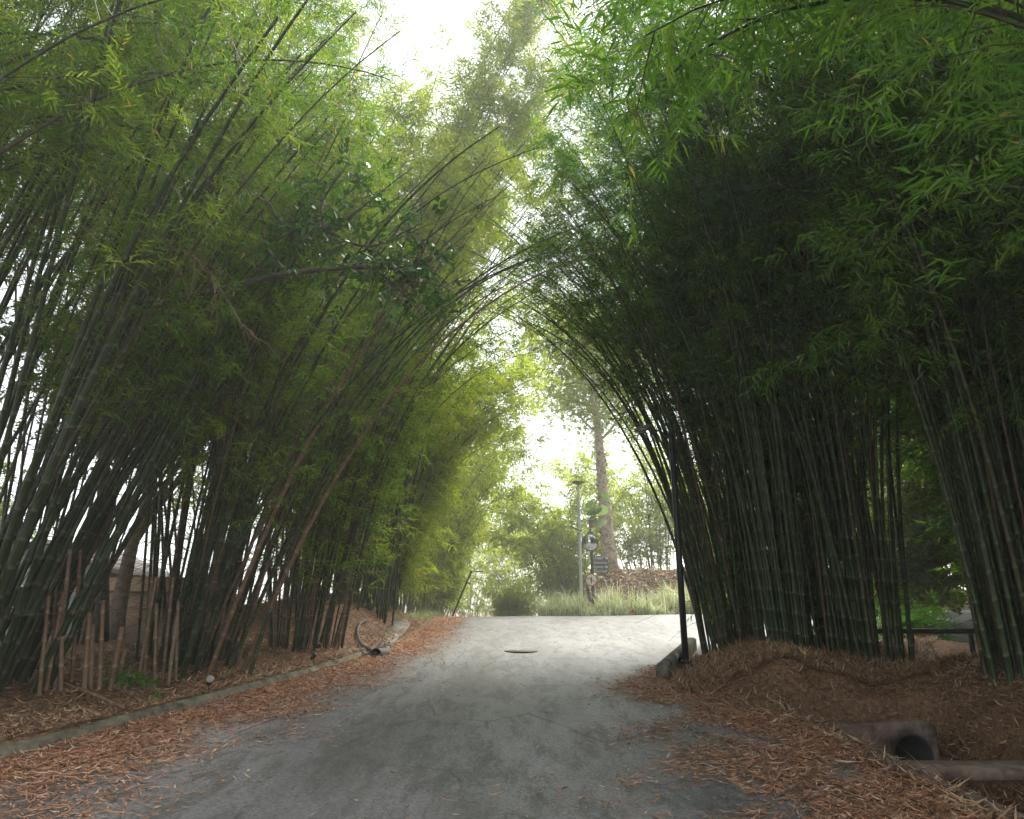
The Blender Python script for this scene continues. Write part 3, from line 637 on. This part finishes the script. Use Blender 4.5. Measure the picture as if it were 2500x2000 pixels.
# ---- black lamp post with a flood head
g = gnd(1672, 1634); g[1] -= .1; root = thing('lamp_post', g, 'square black lamp post with a flood lamp, beside the slender arching clump', 'lamp post')
top = at(1643, 1058, g[1] + .05) - g
H_ = top[2]
mb = MB(); P = np.array([[0, 0, -.2], [0, 0, H_]]); mb.box((0, 0, H_ / 2 - .1), (.095, .095, H_ + .2), bev=.006); o = mb.build('post', M['black'], root)
mb = MB().box((0, 0, .05), (.26, .26, .10), bev=.012).box((0, 0, .13), (.18, .18, .06), bev=.01); mb.build('base', M['black'], root)
hd = at(1572, 1046, g[1] - .1) - g
MB().tube([np.array([0, 0, H_ - .1]), (np.array([0, 0, H_ - .1]) + hd) / 2 + [0, 0, .05], hd], .016, 7).build('arm', M['black'], root, True)
e = Euler((.35, -.35, .1)); MB().box(hd, (.30, .20, .07), e, bev=.014).build('lamp_head', M['grey_metal'], root)
MB().box(hd + np.array(e.to_matrix() @ Vector((0, 0, -.04))), (.25, .16, .012), e, bev=.003).build('lens', M['lens'], root)

# ---- leaning lamp pole beyond the crest
g = at(1097, 1528, 31); g[2] = float(surf(g[0], g[1])) ; root = thing('leaning_lamp', g, 'thin dark lamp pole leaning towards the road just past the crest', 'lamp post')
tp = at(1151, 1395, 31) - g; tp2 = at(1178, 1396, 30.6) - g
MB().tube(smooth_path([[0, 0, -.3], tp * .5 + [.05, 0, 0], tp], 5), .04, 8).build('pole', M['oldwood'], root, True)
MB().tube([tp, tp + (tp2 - tp) * .4 + [0, 0, .02], tp2], .014, 6).box(tp + (tp2 - tp) * .72, (.32, .13, .05), (0, 0, 0), bev=.012).build('lamp_head', M['grey_metal'], root)

# ---- white lamp post on the verge
YP = 33.0; g = at(1420, 1490, YP); g[2] = float(surf(g[0], g[1])); root = thing('white_lamp_post', g, 'tall white lamp post with a flat disc lamp on top', 'lamp post')
tp = at(1423, 1180, YP) - g; H_ = tp[2]
MB().lathe((0, 0, 0), [(.075, -.2), (.072, .3), (.066, H_ * .5), (.06, H_ - .12)], 14).build('pole', M['white_metal'], root, True)
MB().lathe((0, 0, 0), [(.035, H_ - .14), (.04, H_ - .06), (.10, H_ - .04), (.31, H_ + .03), (.33, H_ + .05), (.30, H_ + .065), (0, H_ + .085)], 28).build('lamp_head', M['grey_metal'], root, True)

# ---- sign post: mirror, direction boards, round sign, box, street lamp arm
YS = 32.4; g = at(1444, 1505, YS); g[2] = float(surf(g[0], g[1])); root = thing('sign_post', g, 'dark wooden sign post with round mirror, four grey boards and a no straight ahead disc', 'sign post')
def S_(px, py, dy=0): return at(px, py, YS + dy) - g
tp = S_(1443, 1292)
MB().box((tp[0], 0, tp[2] / 2 - .15), (.13, .12, tp[2] + .3), bev=.012).build('post', M['oldwood'], root)
a_, b_ = S_(1447, 1500, .1), S_(1434, 1428, .1)
MB().tube([a_ - [0, 0, .3], b_], .075, 8).build('prop', M['oldwood'], root, True)
c = S_(1443.5, 1278); mb = MB().box(c - [0, 0, .05], (.21, .2, .3), bev=.01); mb.build('box', M['boxwood'], root)
MB().box(c + [0, 0, .125], (.29, .28, .045), bev=.01).build('box_roof', M['concrete'], root)
MB().lathe(S_(1445, 1296, -.16), [(0, -.06), (.04, -.05), (.055, 0), (.03, .05), (0, .06)], 12).build('bulb', M['white'], root, True)
def text(s_, c, size, m_, parent, align='CENTER', rotx=math.pi / 2, name='lettering', xs=1.0):
    cu = bpy.data.curves.new(name, 'FONT'); cu.body = s_; cu.size = size; cu.align_x = align; cu.align_y = 'CENTER'; cu.extrude = .004; cu.offset = .0025; cu.resolution_u = 3
    tmp = bpy.data.objects.new('tmp', cu); col.objects.link(tmp); dg = bpy.context.evaluated_depsgraph_get(); me = bpy.data.meshes.new_from_object(tmp.evaluated_get(dg))
    bpy.data.objects.remove(tmp); me.materials.clear(); me.materials.append(m_); me.name = name
    o = obj(name, me, parent, Vector([float(v) for v in c])); o.rotation_euler = (rotx, 0, 0); o.scale = (xs, 1, 1); return o
def arrow_mesh(mb, c, L, h):
    x, y, z = c; V = [(x - L * .5, y, z - h * .16), (x + L * .05, y, z - h * .16), (x + L * .05, y, z - h * .5), (x + L * .5, y, z), (x + L * .05, y, z + h * .5), (x + L * .05, y, z + h * .16), (x - L * .5, y, z + h * .16)]
    V2 = [(a, b - .006, d) for a, b, d in V]; mb.add(V2, [(0, 1, 5, 6)], [(2, 3, 4), (1, 2, 5), (5, 2, 4)][:1]); return mb
for (cy_, tx, arr, wpx) in ((1363.5, 'LOBBY', 1, 39), (1374, 'ติดต่อสอบถาม', 0, 38), (1384.5, 'ร้านอาหาร', 1, 38), (1395, 'ร้านกาแฟ', 0, 37)):
    c = S_(1465.5, cy_, -.09); wd = wpx * YS / F; hh = 9.6 * YS / F
    MB().box(c, (wd, .03, hh), bev=.006).build('sign_board', M['board'], root)
    t_ = text(tx, (c[0] - (.09 if arr else 0), c[1] - .017, c[2] - .005), hh * .66, M['white'], root)
    w_t = t_.dimensions.x or max(v.co.x for v in t_.data.vertices) - min(v.co.x for v in t_.data.vertices)
    t_.scale.x = min(1.3, (wd * (.62 if arr else .84)) / max(w_t, .01))
    if arr: arrow_mesh(MB(), (c[0] + wd * .385, c[1] - .017, c[2]), wd * .2, hh * .8).build('arrow', M['white'], root)
c = S_(1443.5, 1416, -.13); rs = 15.2 * YS / F
MB().lathe(c, [(rs, -.012), (rs, .004), (rs * .985, .009), (rs * .84, .009)], 40, 'y').build('sign_rim', M['red'], root)
MB().lathe(c, [(rs * .97, -.008), (rs * .845, .006), (0, .006)], 40, 'y').build('sign_face', M['white'], root)
y_ = c[1] - .0105
mb = MB().box((c[0], y_, c[2] - rs * .22), (rs * .13, .004, rs * .62)); mb.add([(c[0] - rs * .17, y_ - .002, c[2] + rs * .08), (c[0] + rs * .17, y_ - .002, c[2] + rs * .08), (c[0], y_ - .002, c[2] + rs * .52)], F3=[(0, 1, 2)])
mb.build('arrow', M['signblack'], root)
MB().box((c[0], y_ - .006, c[2]), (rs * 1.76, .003, rs * .10), (0, R(27), 0)).build('sign_bar', M['red'], root)
c = S_(1440.5, 1324.5, -.22); rm = 20 * YS / F
rot = (R(6), 0, R(-6))
MB().lathe(c, [(rm * 1.02, -.03), (rm * 1.03, .0), (rm * 1.0, .012), (rm * .955, .006)], 40, 'y', rot).build('mirror_rim', M['boxwood' if False else 'concrete'], root, True)
prof = [(rm * .97 * math.sin(a) / math.sin(.42), -.02 + rm * .97 / math.sin(.42) * (math.cos(a) - math.cos(.42))) for a in np.linspace(.42, 0, 9)]
MB().lathe(c, prof, 40, 'y', rot).build('mirror', M['mirror'], root, True)
MB().tube([c + [0, .03, 0], S_(1442, 1324.5)], .025, 7).build('mirror_bracket', M['oldwood'], root, True)
a_, b_ = S_(1437, 1306, -.05), S_(1394, 1284.5, -.5)
MB().tube([a_, a_ + (b_ - a_) * .55], .022, 7).build('lamp_arm', M['white_metal'], root, True)
d_ = b_ - a_; MB().box(a_ + d_ * .74, (np.linalg.norm(d_) * .56, .2, .055), (0, -math.atan2(d_[2], d_[0]) + math.pi, math.atan2(d_[1], -d_[0]) * -1 * 0), bev=.012, taper=.9).build('lamp_head', M['grey_metal'], root)

# ---- big leaved sapling beside the trunk
def lobed(n_=13):
    a = np.linspace(-np.pi, np.pi, n_ * 2 + 1)[:-1]; rr = np.where(np.arange(len(a)) % 2 == 0, 1, .84) * (1 - .12 * np.cos(a)); rr[np.abs(a) > 2.9] = .35
    return np.stack([rr * np.cos(a) + .35, rr * np.sin(a), -.18 * (rr * np.sin(a)) ** 2 - .10 * (rr * np.cos(a)) ** 2], 1)
g = at(1456, 1470, 34.2); g[2] = float(surf(g[0], g[1])); root = thing('sapling', g, 'sapling with a few huge pale lobed leaves between the lamp post and the ivy trunk', 'plant')
mb = MB(); lf = MB(); r_ = np.random.default_rng(5)
stm = [np.array([0, 0, -.1])] + [at(*p) - g for p in ((1458, 1400, 34.2), (1456, 1300, 34.2), (1452, 1250, 34.2))]
stp = smooth_path(stm, 5); mb.tube(stp, np.linspace(.035, .014, len(stp)), 7)
for px, py, sz, ya in ((1441, 1262, .42, 200), (1452, 1243, .45, 120), (1466, 1240, .4, 60), (1446, 1226, .38, 150), (1458, 1270, .5, 260), (1476, 1208, .3, 30), (1441, 1300, .2, 210)):
    c = at(px, py, 34.2 + r_.uniform(-.4, .2)) - g; st = stp[-r_.integers(1, 5)]; mb.tube([st, (st + c) / 2 + [0, 0, .05], c], .009, 5)
    V_ = lobed() * sz; m3 = np.array(Euler((r_.uniform(-.3, .3), r_.uniform(.5, 1.0), R(ya))).to_matrix()); V_ = V_ @ m3.T + c
    V_ = np.vstack([V_, c + m3 @ np.array([.3, 0, .04]) * sz]); nn = len(V_) - 1; lf.add(V_, F3=[(i, (i + 1) % nn, nn) for i in range(nn)], tone=r_.uniform(.2, .9))
mb.build('stem', M['boxwood'], root, True); lf.build('leaf', M['big_leaf'], root)

# ---- verge grass and low plants
def blades(n_, area, hgt, wid, m_, seed, bend=.5, name='grass', tone=(0, 1), clumpy=0):
    r = np.random.default_rng(seed); X, Y = area(r, n_)
    n_ = len(X); Z = surf(X, Y); a = r.uniform(0, 2 * np.pi, n_); h = hgt * r.uniform(.5, 1.2, n_) * (.75 + .55 * np.sin(X * 2.3 + 4 * np.sin(Y * 3.1))); b = bend * r.uniform(.2, 1.2, n_) * h
    dx, dy = np.cos(a), np.sin(a); wx, wy = -dy * wid / 2 * r.uniform(.6, 1.3, n_), dx * wid / 2
    V = []
    for t, k in ((0, 1), (.4, .9), (.75, .6), (1, .08)):
        cx, cy_, cz = X + dx * b * t * t, Y + dy * b * t * t, Z - .02 + h * t * (1 - .25 * t * (b / h > .5))
        V += [np.stack([cx - wx * k, cy_ - wy * k, cz], 1), np.stack([cx + wx * k, cy_ + wy * k, cz], 1)]
    V = np.stack(V, 1).reshape(-1, 3); q = np.array([(0, 1, 3, 2), (2, 3, 5, 4), (4, 5, 7, 6)])
    Fq = (q[None] + (np.arange(n_) * 8)[:, None, None]).reshape(-1, 4)
    return tag(obj(name, mesh(name, V, Fq, {'tone': np.repeat(r.uniform(*tone, n_), 8)}, False, [M[m_]])), kind='stuff')
def verge(r, n_):
    c = r.integers(0, 130, n_); cx = r.uniform(1.0, 15, 230); cy_ = 29.9 + r.uniform(0, 1, 230) ** 1.2 * 4.5 + .22 * np.clip(2.2 - cx, 0, 2)
    return cx[c] + r.normal(0, .13, n_), cy_[c] + r.normal(0, .13, n_)
blades(9000, verge, .95, .03, 'grass', 41, .9)
def verge_l(r, n_):
    c = r.integers(0, 150, n_); cy_ = r.uniform(23, 42, 150); cx = XL(cy_) - r.uniform(.1, 1.2, 150); return cx[c] + r.normal(0, .1, n_), cy_[c] + r.normal(0, .1, n_)
blades(1800, verge_l, .22, .02, 'grass', 42, .6, tone=(0, .5))

def plant(label, g, n_, size, m_, seed, hgt=.3, name='weed_plant', cat='plant', group=None):
    r = np.random.default_rng(seed); root = thing(name, g, label, cat, group); mb = MB(); P = []; D = []
    for q in range(n_):
        a = r.uniform(0, 6.28); e = np.array([math.cos(a) * r.uniform(.1, .8), math.sin(a) * r.uniform(.1, .8), r.uniform(.4, 1.1)]) * hgt
        mb.tube([[0, 0, -.03], e * .5 + [0, 0, .05], e], [.006, .005, .003], 5, False); P.append(e); D.append(np.array([math.cos(a), math.sin(a), -.2]))
        P.append(e * .7); D.append(np.array([math.cos(a + 1), math.sin(a + 1), -.1]))
    D = np.array(D); D /= np.linalg.norm(D, axis=1, keepdims=True); mb.build('stem', M['weed'], root)
    V_, Fq, T_ = place_sprays(np.array(P), D, size * r.uniform(.7, 1.2, len(P)), r.uniform(0, 1, len(P)), TPL['broad'], r); obj('foliage', mesh('foliage', V_, Fq, {'tone': T_}, False, [M[m_]]), root)
plant('bright green broad leaved weed beside the cut stumps', gnd(318, 1680), 7, .7, 'weed', 1, .24)
plant('small green weed on the leaves near the fallen pole', gnd(385, 1708), 3, .6, 'weed', 2, .14)
g = at(1240, 1520, 43); g[2] = float(surf(g[0], g[1]))
def bush(label, X, Y, w_, h_, seed, m_='leaf_lit', S=1.0, n_=420):
    r = np.random.default_rng(seed); z = float(surf(X, Y)); root = thing('bush', (X, Y, z), label, 'bush', 'bushes past the crest'); mb = MB(); tips = []
    for q in range(26):
        a = r.uniform(0, 6.28); e = np.array([math.cos(a) * w_ * r.uniform(.1, 1), math.sin(a) * w_ * r.uniform(.1, 1), h_ * r.uniform(.35, 1)]); p = smooth_path([[0, 0, -.1], e * [.4, .4, .6], e], 4); mb.tube(p, np.linspace(.03, .008, len(p)), 5, False); tips.extend(p[3:])
    mb.build('stem', M['bark'], root, True); tips = np.array(tips); P = tips[r.integers(0, len(tips), n_ * 6)] + r.normal(0, w_ * .16, (n_ * 6, 3)); P[:, 2] = np.maximum(P[:, 2], .05); D = r.normal(0, 1, P.shape); D /= np.linalg.norm(D, axis=1, keepdims=True)
    V_, Fq, T_ = place_sprays(P, D, S * r.uniform(.7, 1.2, len(P)), r.uniform(.45, 1, len(P)), TPL['far'], r); obj('foliage', mesh('foliage', V_, Fq, {'tone': T_}, False, [M[m_]]), root)
bush('dark green bush low in the dip where the road disappears', -.2, 44, 2.2, 2.3, 1, n_=260)
bush('low green bush among the bank leaves past the verge grass', 11.5, 36.5, 1.4, 1.6, 2)
bush('green bush across the side road seen beneath the dark culms', 14.5, 26.5, 1.5, 1.5, 3)
bush('fern like bush at the edge of the side road behind the hollow', 8.7, 16.0, .8, .8, 4, 'weed', .6, 170)

# ---- house behind the bamboo
hg = np.array([-11.6, 21.5, float(surf(-11.6, 21.5)) - .3]); root = thing('house', hg, 'low house with peach wall and pale mint gable glimpsed behind the cut stumps', 'house')
MB().box((1.2, 0, .85), (2.8, 3, 1.7)).build('wall', M['plaster'], root)
mb = MB(); mb.add([(-4.2, -.6, 0), (-.25, -.6, 0), (-.25, -.6, 2.6), (-2.2, -.6, 3.7), (-4.2, -.6, 2.6), (-4.2, 3, 0), (-.25, 3, 0), (-.25, 3, 2.6), (-2.2, 3, 3.7), (-4.2, 3, 2.6)], [(0, 1, 2, 4), (5, 9, 7, 6), (0, 4, 9, 5), (1, 6, 7, 2)], [(4, 2, 3), (9, 8, 7)]); mb.build('siding', M['mint'], root)
mb = MB()
for sg in (-1, 1):
    ang = math.atan2(1.1, 1.97); mb.box((-2.2 + sg * 1.15, 1.2, 3.72 - 1.15 * math.tan(ang) + .04), (2.75, 4.4, .07), (0, sg * ang, 0))
mb.box((1.35, 0, 1.75), (3.2, 3.4, .07), (0, .03, 0)); mb.build('roof', M['rooftile'], root)
w_ = MB().box((-2.9, -.615, 1.6), (.9, .05, .9), bev=.01).build('window', M['white'], root); MB().box((-2.9, -.645, 1.6), (.74, .02, .74)).build('pane', M['signblack'], w_)
MB().box((-1.5, -.63, 2.1), (1.9, .05, .12)).box((-1.5, -.63, 2.28), (1.9, .05, .06)).build('fascia', M['boxwood'], root)
for o_ in root.children: o_.scale = (1, 1, .74 if o_.name.startswith(('siding', 'roof', 'window', 'fascia')) else 1)

# ---- bank on the left: concrete apron, drain pipe, hoses
ap = [gnd(*p) for p in ((905, 1606), (932, 1592), (985, 1548), (1003, 1524), (990, 1512), (962, 1516), (940, 1545), (925, 1575))]
c = np.mean(ap, 0); V = np.array(ap) + [0, 0, .03]; b = V - [0, 0, .3]; n_ = len(V)
o = obj('concrete_apron', mesh('concrete_apron', np.vstack([V, b, [V.mean(0) + [0, 0, -.03]]]) - c, [np.array([(i, (i + 1) % n_, n_ + (i + 1) % n_, n_ + i) for i in range(n_)]), np.array([(i, 2 * n_, (i + 1) % n_) for i in range(n_)])], {'tone': np.zeros(2 * n_ + 1)}, False, [M['concrete']]), None, c)
tag(o, 'pale sloping concrete apron slab on the bank above the drain pipe', 'slab')
dp = gnd(919, 1604); dp[2] += .05; root = thing('drain_pipe', dp, 'short dark drain pipe opening at the foot of the concrete apron', 'pipe')
MB().lathe((0, 0, 0), [(.09, -.4), (.115, -.4), (.12, .02), (.12, .04), (.10, .04), (.09, .0), (.085, -.4)], 22, rot=ornt((-.25, -1, .05))).build('pipe_shell', M['iron'], root, True)
MB().lathe((0, 0, 0), [(.089, -.3), (0, -.3)], 22, rot=ornt((-.25, -1, .05))).build('pipe_mouth', M['pipe_shade'], root)  # dark disc across the pipe stands for its shaded depth
for k_, (pts, rd, lb_) in enumerate([(((893, 1522), (878, 1532), (872, 1552), (880, 1580), (905, 1598), (918, 1604)), .035, 'thick grey hose curving down the bank into the drain pipe'), (((876, 1574), (876, 1585), (890, 1604), (912, 1612)), .013, 'thin dark cable looping beneath the thick hose at the drain'), (((890, 1606), (905, 1596), (920, 1580), (928, 1570)), .012, 'thin grey stick lying across the hoses at the drain')]):
    P = np.array([gnd(*p) for p in pts]); P[:, 2] += .05 + rd; P[-1] = dp + np.array([-.02 - .03 * k_, .05, .0 + .02 * k_]) if k_ < 2 else P[-1]
    P = smooth_path(P, 8); c = P[0].copy(); o = MB().tube(P - c, rd, 8).build('hose' if k_ < 2 else 'stick', M['hose'], None, True, c); tag(o, lb_, 'hose' if k_ < 2 else 'stick')
for k_, (px, py, sz, lb_) in enumerate([(938, 1590, .14, 'rounded stone beside the drain pipe'), (948, 1580, .12, 'smaller mossy stone along the apron edge')]):
    r = np.random.default_rng(90 + k_); bm_ = MB().lathe((0, 0, 0), [(0, -sz * .5), (sz * .8, -sz * .35), (sz, 0), (sz * .75, sz * .4), (0, sz * .55)], 10); V = bm_.V[0]; V += r.normal(0, sz * .1, V.shape)
    tag(bm_.build('stone', M['stone'], None, True, gnd(px, py) + [0, 0, sz * .2]), lb_, 'stone', 'stones at the drain')

# ---- iron cover / pothole in the road
g = gnd(1272, 1590); root = thing('manhole_cover', g + [0, 0, .004], 'small rusty iron cover set in the middle of the road', 'manhole cover')
MB().lathe((0, 0, 0), [(.30, .0), (.30, .006), (.27, .012), (0, .012)], 26).build('cover', M['iron'], root); MB().lathe((0, 0, 0), [(.36, .0), (.36, .008), (.31, .008), (.305, .0)], 26).build('frame', M['concrete'], root)
for a in (-.12, 0, .12): pass

# ---- right side: kerb block, culvert headwall, ditch slab, rail
g = gnd(1618, 1660); g2 = gnd(1690, 1586); c = (g + g2) / 2; d = g2 - g; an = math.atan2(d[1], d[0])
o = MB().box((0, 0, .08), (np.linalg.norm(d[:2]) * 1.0, .20, .34), (0, -math.atan2(d[2], np.linalg.norm(d[:2])), an), bev=.04).build('kerb_block', M['concrete_moss'], None, False, c); tag(o, 'mossy concrete kerb block at the foot of the black lamp post', 'kerb block')
hw = np.array([4.9, 9.35, -.26]); root = thing('culvert', hw, 'brown concrete culvert headwall with a round dark pipe mouth in the ditch', 'culvert')
def holed(w_, h0_, h1_, rad, dep, n_=32):
    a = np.linspace(0, 2 * np.pi, n_, endpoint=False); V = []
    for y_ in (0, dep):
        V += [(rad * math.cos(t), y_, rad * math.sin(t)) for t in a]
        for t in a:
            cx, sz_ = math.cos(t), math.sin(t); k = min(w_[1] / cx if cx > 1e-6 else 1e9, w_[0] / -cx if cx < -1e-6 else 1e9, h1_ / sz_ if sz_ > 1e-6 else 1e9, h0_ / -sz_ if sz_ < -1e-6 else 1e9); V.append((k * cx, y_, k * sz_))
    i = np.arange(n_); j = (i + 1) % n_; n2 = 2 * n_
    return V, np.vstack([np.stack([i, n_ + i, n_ + j, j], 1), np.stack([n_ + i, n2 + n_ + i, n2 + n_ + j, n_ + j], 1), np.stack([i, j, n2 + j, n2 + i], 1)])
V_, Fq = holed((1.0, .33), .6, .36, .23, .2); V_ = np.array(V_); V_[:, 2] += .03 * np.sin(V_[:, 0] * 5 + 1) * (V_[:, 2] > .3) - .12 * (V_[:, 2] > .3) * (V_[:, 0] > .35); MB().add(V_, Fq).build('headwall', M['concrete_pink'], root)
MB().lathe((0, .05, 0), [(.255, .06), (.22, .06), (.22, -.7), (0, -.7)], 32, 'y').build('pipe_mouth', M['pipe_shade'], root, True)
tag(MB().box((0, 0, 0), (2.9, .42, .09), (0, .02, R(6)), bev=.012).build('ditch_slab', M['concrete_pink'], None, False, (4.98, 7.0, .06)), 'flat concrete slab strewn with leaves bridging the ditch', 'slab')
r = np.random.default_rng(66); bm_ = MB().lathe((0, 0, 0), [(0, -.25), (.25, -.2), (.33, 0), (.26, .2), (0, .28)], 12); bm_.V[0] += r.normal(0, .035, bm_.V[0].shape)
tag(bm_.build('boulder', M['stone'], None, True, (4.55, 6.1, -.35)), 'rounded boulder in the ditch beneath the slab', 'stone')
g = at(2225, 1541, 13.6); rt = thing('rail', (g[0], g[1], float(surf(g[0], g[1]))), 'low dark rail on short posts behind the hollow', 'rail'); zz = g[2] - float(surf(g[0], g[1]))
MB().box((0, 0, zz), (2.6, .06, .09), bev=.008).build('beam', M['steel_rail'], rt)
for x_ in (-1.1, 0, 1.1): MB().box((x_, .02, zz / 2 - .1), (.07, .05, zz + .1)).build('post', M['steel_rail'], rt)

# ---- dry bare spray hanging in front of the leaning culms
pts = [at(*p) for p in ((215, 560, 7.9), (380, 590, 7.6), (490, 640, 7.4), (560, 740, 7.3), (620, 845, 7.25))]; c = pts[0].copy(); P = smooth_path([p - c for p in pts], 6); mb = MB().tube(P, np.linspace(.006, .002, len(P)), 5); r = np.random.default_rng(8)
for q in range(22):
    p = P[r.integers(4, len(P) - 2)]; e = p + np.array([r.uniform(-.1, .7), r.uniform(-.3, .3), r.uniform(-.8, .05)]); mb.tube([p, (p + e) / 2 + [.03, 0, .03], e], [.0035, .003, .0015], 4, False)
tag(mb.build('dry_branch', M['twig_dry'], None, False, c), 'dry tan bamboo spray without leaves hanging before the leaning culms', 'branch')

# ---- fallen leaves
def litter(n_, pick, m_, L, w_, seed, name, tilt=.13, lift=.006):
    r = np.random.default_rng(seed); X, Y = pick(r, n_); n_ = len(X); Z = surf(X, Y) + lift + r.uniform(0, .012, n_)
    a = r.uniform(0, 6.283, n_); el = r.normal(0, tilt, n_); l = L * np.exp(r.normal(-.15, .42, n_)); ww = w_ * r.uniform(.6, 1.3, n_)
    d = np.stack([np.cos(a) * np.cos(el), np.sin(a) * np.cos(el), np.sin(el)], 1); s = np.stack([-np.sin(a), np.cos(a), r.normal(0, .35, n_)], 1)
    P = np.stack([X, Y, Z + np.abs(np.sin(el)) * l * .5], 1); bend = np.stack([np.zeros(n_), np.zeros(n_), r.uniform(0, .12, n_) * l], 1)
    V = np.stack([P - d * l[:, None] / 2 + bend, P + s * ww[:, None] / 2, P + d * l[:, None] / 2 + bend, P - s * ww[:, None] / 2], 1).reshape(-1, 3)
    f = np.array([(0, 3, 1), (1, 3, 2)]); Fq = (f[None] + (np.arange(n_) * 4)[:, None, None]).reshape(-1, 3)
    return tag(obj(name, mesh(name, V, Fq, {'tone': np.repeat(np.clip(r.normal(.5, .3, n_), 0, 1), 4)}, False, [M[m_]])), kind='stuff')
def nz(X, Y, s=1.0, o=0.0): return (np.sin(1.9 * X * s + 1.1 * Y * s + o) + np.sin(-1.3 * X * s + 2.3 * Y * s + 2 * o + 1) + np.sin(3.7 * X * s - 2.9 * Y * s + o * 3) * .7 + np.sin(5.3 * X * s + 4.1 * Y * s) * .5) / 3.2
def drift_l(r, n_):
    Y = 3.5 + 23 * r.uniform(0, 1, n_ * 3) ** 1.35; wd = np.interp(Y, [3, 7, 12, 20, 27], [2.1, 1.75, 1.25, .9, .7]); u_ = np.abs(r.normal(0, .55, n_ * 3)); X = XL(Y) + .05 + u_ * wd
    k = r.uniform(-.75, 1, n_ * 3) < nz(X, Y, 1.5) + .55 - .5 * u_; return X[k][:n_], Y[k][:n_]
def drift_r(r, n_):
    Y = 4.2 + 9.3 * r.uniform(0, 1, n_ * 3) ** 1.2; u_ = np.abs(r.normal(0, .6, n_ * 3)); e = np.interp(Y, [3, 9.5, 11, 12.5, 14], [3.55, 3.4, 2.5, 2.7, 3.2]); X = e - u_ * np.interp(Y, [4, 7, 10, 12, 14], [2.1, 1.9, 1.35, .7, .3])
    k = r.uniform(-.7, 1, n_ * 3) < nz(X, Y, 1.6, 2) + .45 - .45 * u_; return X[k][:n_], Y[k][:n_]
def strays(r, n_):
    Y = 3.5 + 24 * r.uniform(0, 1, n_) ** 1.6; X = XL(Y) + (np.minimum(XR(Y), 5) - XL(Y)) * r.uniform(0, 1, n_); return X, Y
def bank_l(r, n_):
    Y = 4 + 25 * r.uniform(0, 1, n_) ** 1.4; X = XL(Y) - .12 - 3.6 * r.uniform(0, 1, n_) ** 1.3; return X, Y
def mound_r(r, n_):
    Y = r.uniform(9.4, 15.5, n_); Y = np.where(r.uniform(0, 1, n_) < .6, np.maximum(Y, 10.7), Y); X = np.interp(Y, [9, 11, 12.5, 14, 15.5], [3.1, 2.4, 2.7, 3.3, 4.6]) + 4.6 * r.uniform(0, 1, n_) ** 1.3; return X, Y
def ditch_r(r, n_):
    Y = r.uniform(4, 10, n_); X = r.uniform(3.3, 8, n_); return X, Y
def bank_far(r, n_):
    Y = 32 + r.uniform(0, 1, n_) * 8; X = r.uniform(2, 13, n_); return X, Y
litter(100000, drift_l, 'dry_leaf', .09, .0125, 1, 'fallen_leaves')
litter(42000, drift_r, 'dry_leaf', .09, .012, 2, 'fallen_leaves')
def kerb_top(r, n_):
    Y = 4 + 11.5 * r.uniform(0, 1, n_) ** 1.3; X = XL(Y) + r.uniform(-.16, .0, n_); k = r.uniform(-.6, 1, n_) < nz(X, Y, 2.2, 1); return X[k], Y[k]
litter(5000, kerb_top, 'thatch', .10, .013, 8, 'fallen_leaves', .2, .012)
litter(700, strays, 'dry_leaf', .10, .015, 3, 'fallen_leaves')
litter(48000, bank_l, 'thatch', .11, .016, 4, 'leaf_litter', .26)
litter(66000, mound_r, 'thatch', .15, .0105, 5, 'leaf_litter', .36)
litter(16000, ditch_r, 'thatch', .16, .018, 6, 'leaf_litter', .26)
litter(16000, bank_far, 'pale_litter', .22, .06, 7, 'leaf_litter', .3)


# ------------------------------------------------------------------ air, light, camera look
HZ = 0.0025
mb = MB().box((0, 75, 20), (150, 190, 52))
m, nt, out = mat('haze'); n = N(nt)
nt.links.new(n('VolumePrincipled', {'Color': (.93, .96, .93, 1), 'Density': HZ, 'Anisotropy': .5}).outputs[0], out.inputs['Volume'])
tag(mb.build('haze', m), kind='stuff')

SUN_EL, SUN_AZ = 52, 36          # degrees; azimuth measured from +Y towards +X
w = bpy.data.worlds.new('World'); sc.world = w; w.use_nodes = True; nt = w.node_tree; n = N(nt)
bg = nt.nodes['Background']
sky = n('TexSky', sky_type='NISHITA', sun_disc=False, sun_elevation=R(SUN_EL), sun_rotation=R(SUN_AZ), air_density=1.0, dust_density=1.0, ozone_density=1.0)
hs = n('HueSaturation', {'Saturation': .3, 'Value': 1.0, 'Color': sky})
nt.links.new(hs.outputs[0], bg.inputs[0]); bg.inputs[1].default_value = .05
sl = bpy.data.lights.new('sun', 'SUN'); sl.energy = 1.6; sl.angle = R(35); sl.color = (1, .96, .88)
so = bpy.data.objects.new('sun', sl); col.objects.link(so)
dv = Vector((math.sin(R(SUN_AZ)) * math.cos(R(SUN_EL)), math.cos(R(SUN_AZ)) * math.cos(R(SUN_EL)), math.sin(R(SUN_EL))))
so.rotation_euler = dv.to_track_quat('Z', 'Y').to_euler(); so.location = (0, 0, 30)
sc.view_settings.view_transform = 'Standard'; sc.view_settings.look = 'None'
sc.view_settings.exposure = 2.92; sc.view_settings.gamma = 1
sc.render.engine = 'CYCLES'
cy = sc.cycles
cy.max_bounces = 6; cy.diffuse_bounces = 2; cy.glossy_bounces = 2; cy.transmission_bounces = 4; cy.volume_bounces = 1; cy.transparent_max_bounces = 4
cy.use_denoising = True; cy.denoiser = 'OPENIMAGEDENOISE'; cy.denoising_input_passes = 'RGB_ALBEDO_NORMAL'; cy.denoising_prefilter = 'ACCURATE'; cy.sample_clamp_indirect = .5; cy.sample_clamp_direct = 2.5; cy.use_adaptive_sampling = True; cy.adaptive_threshold = .012
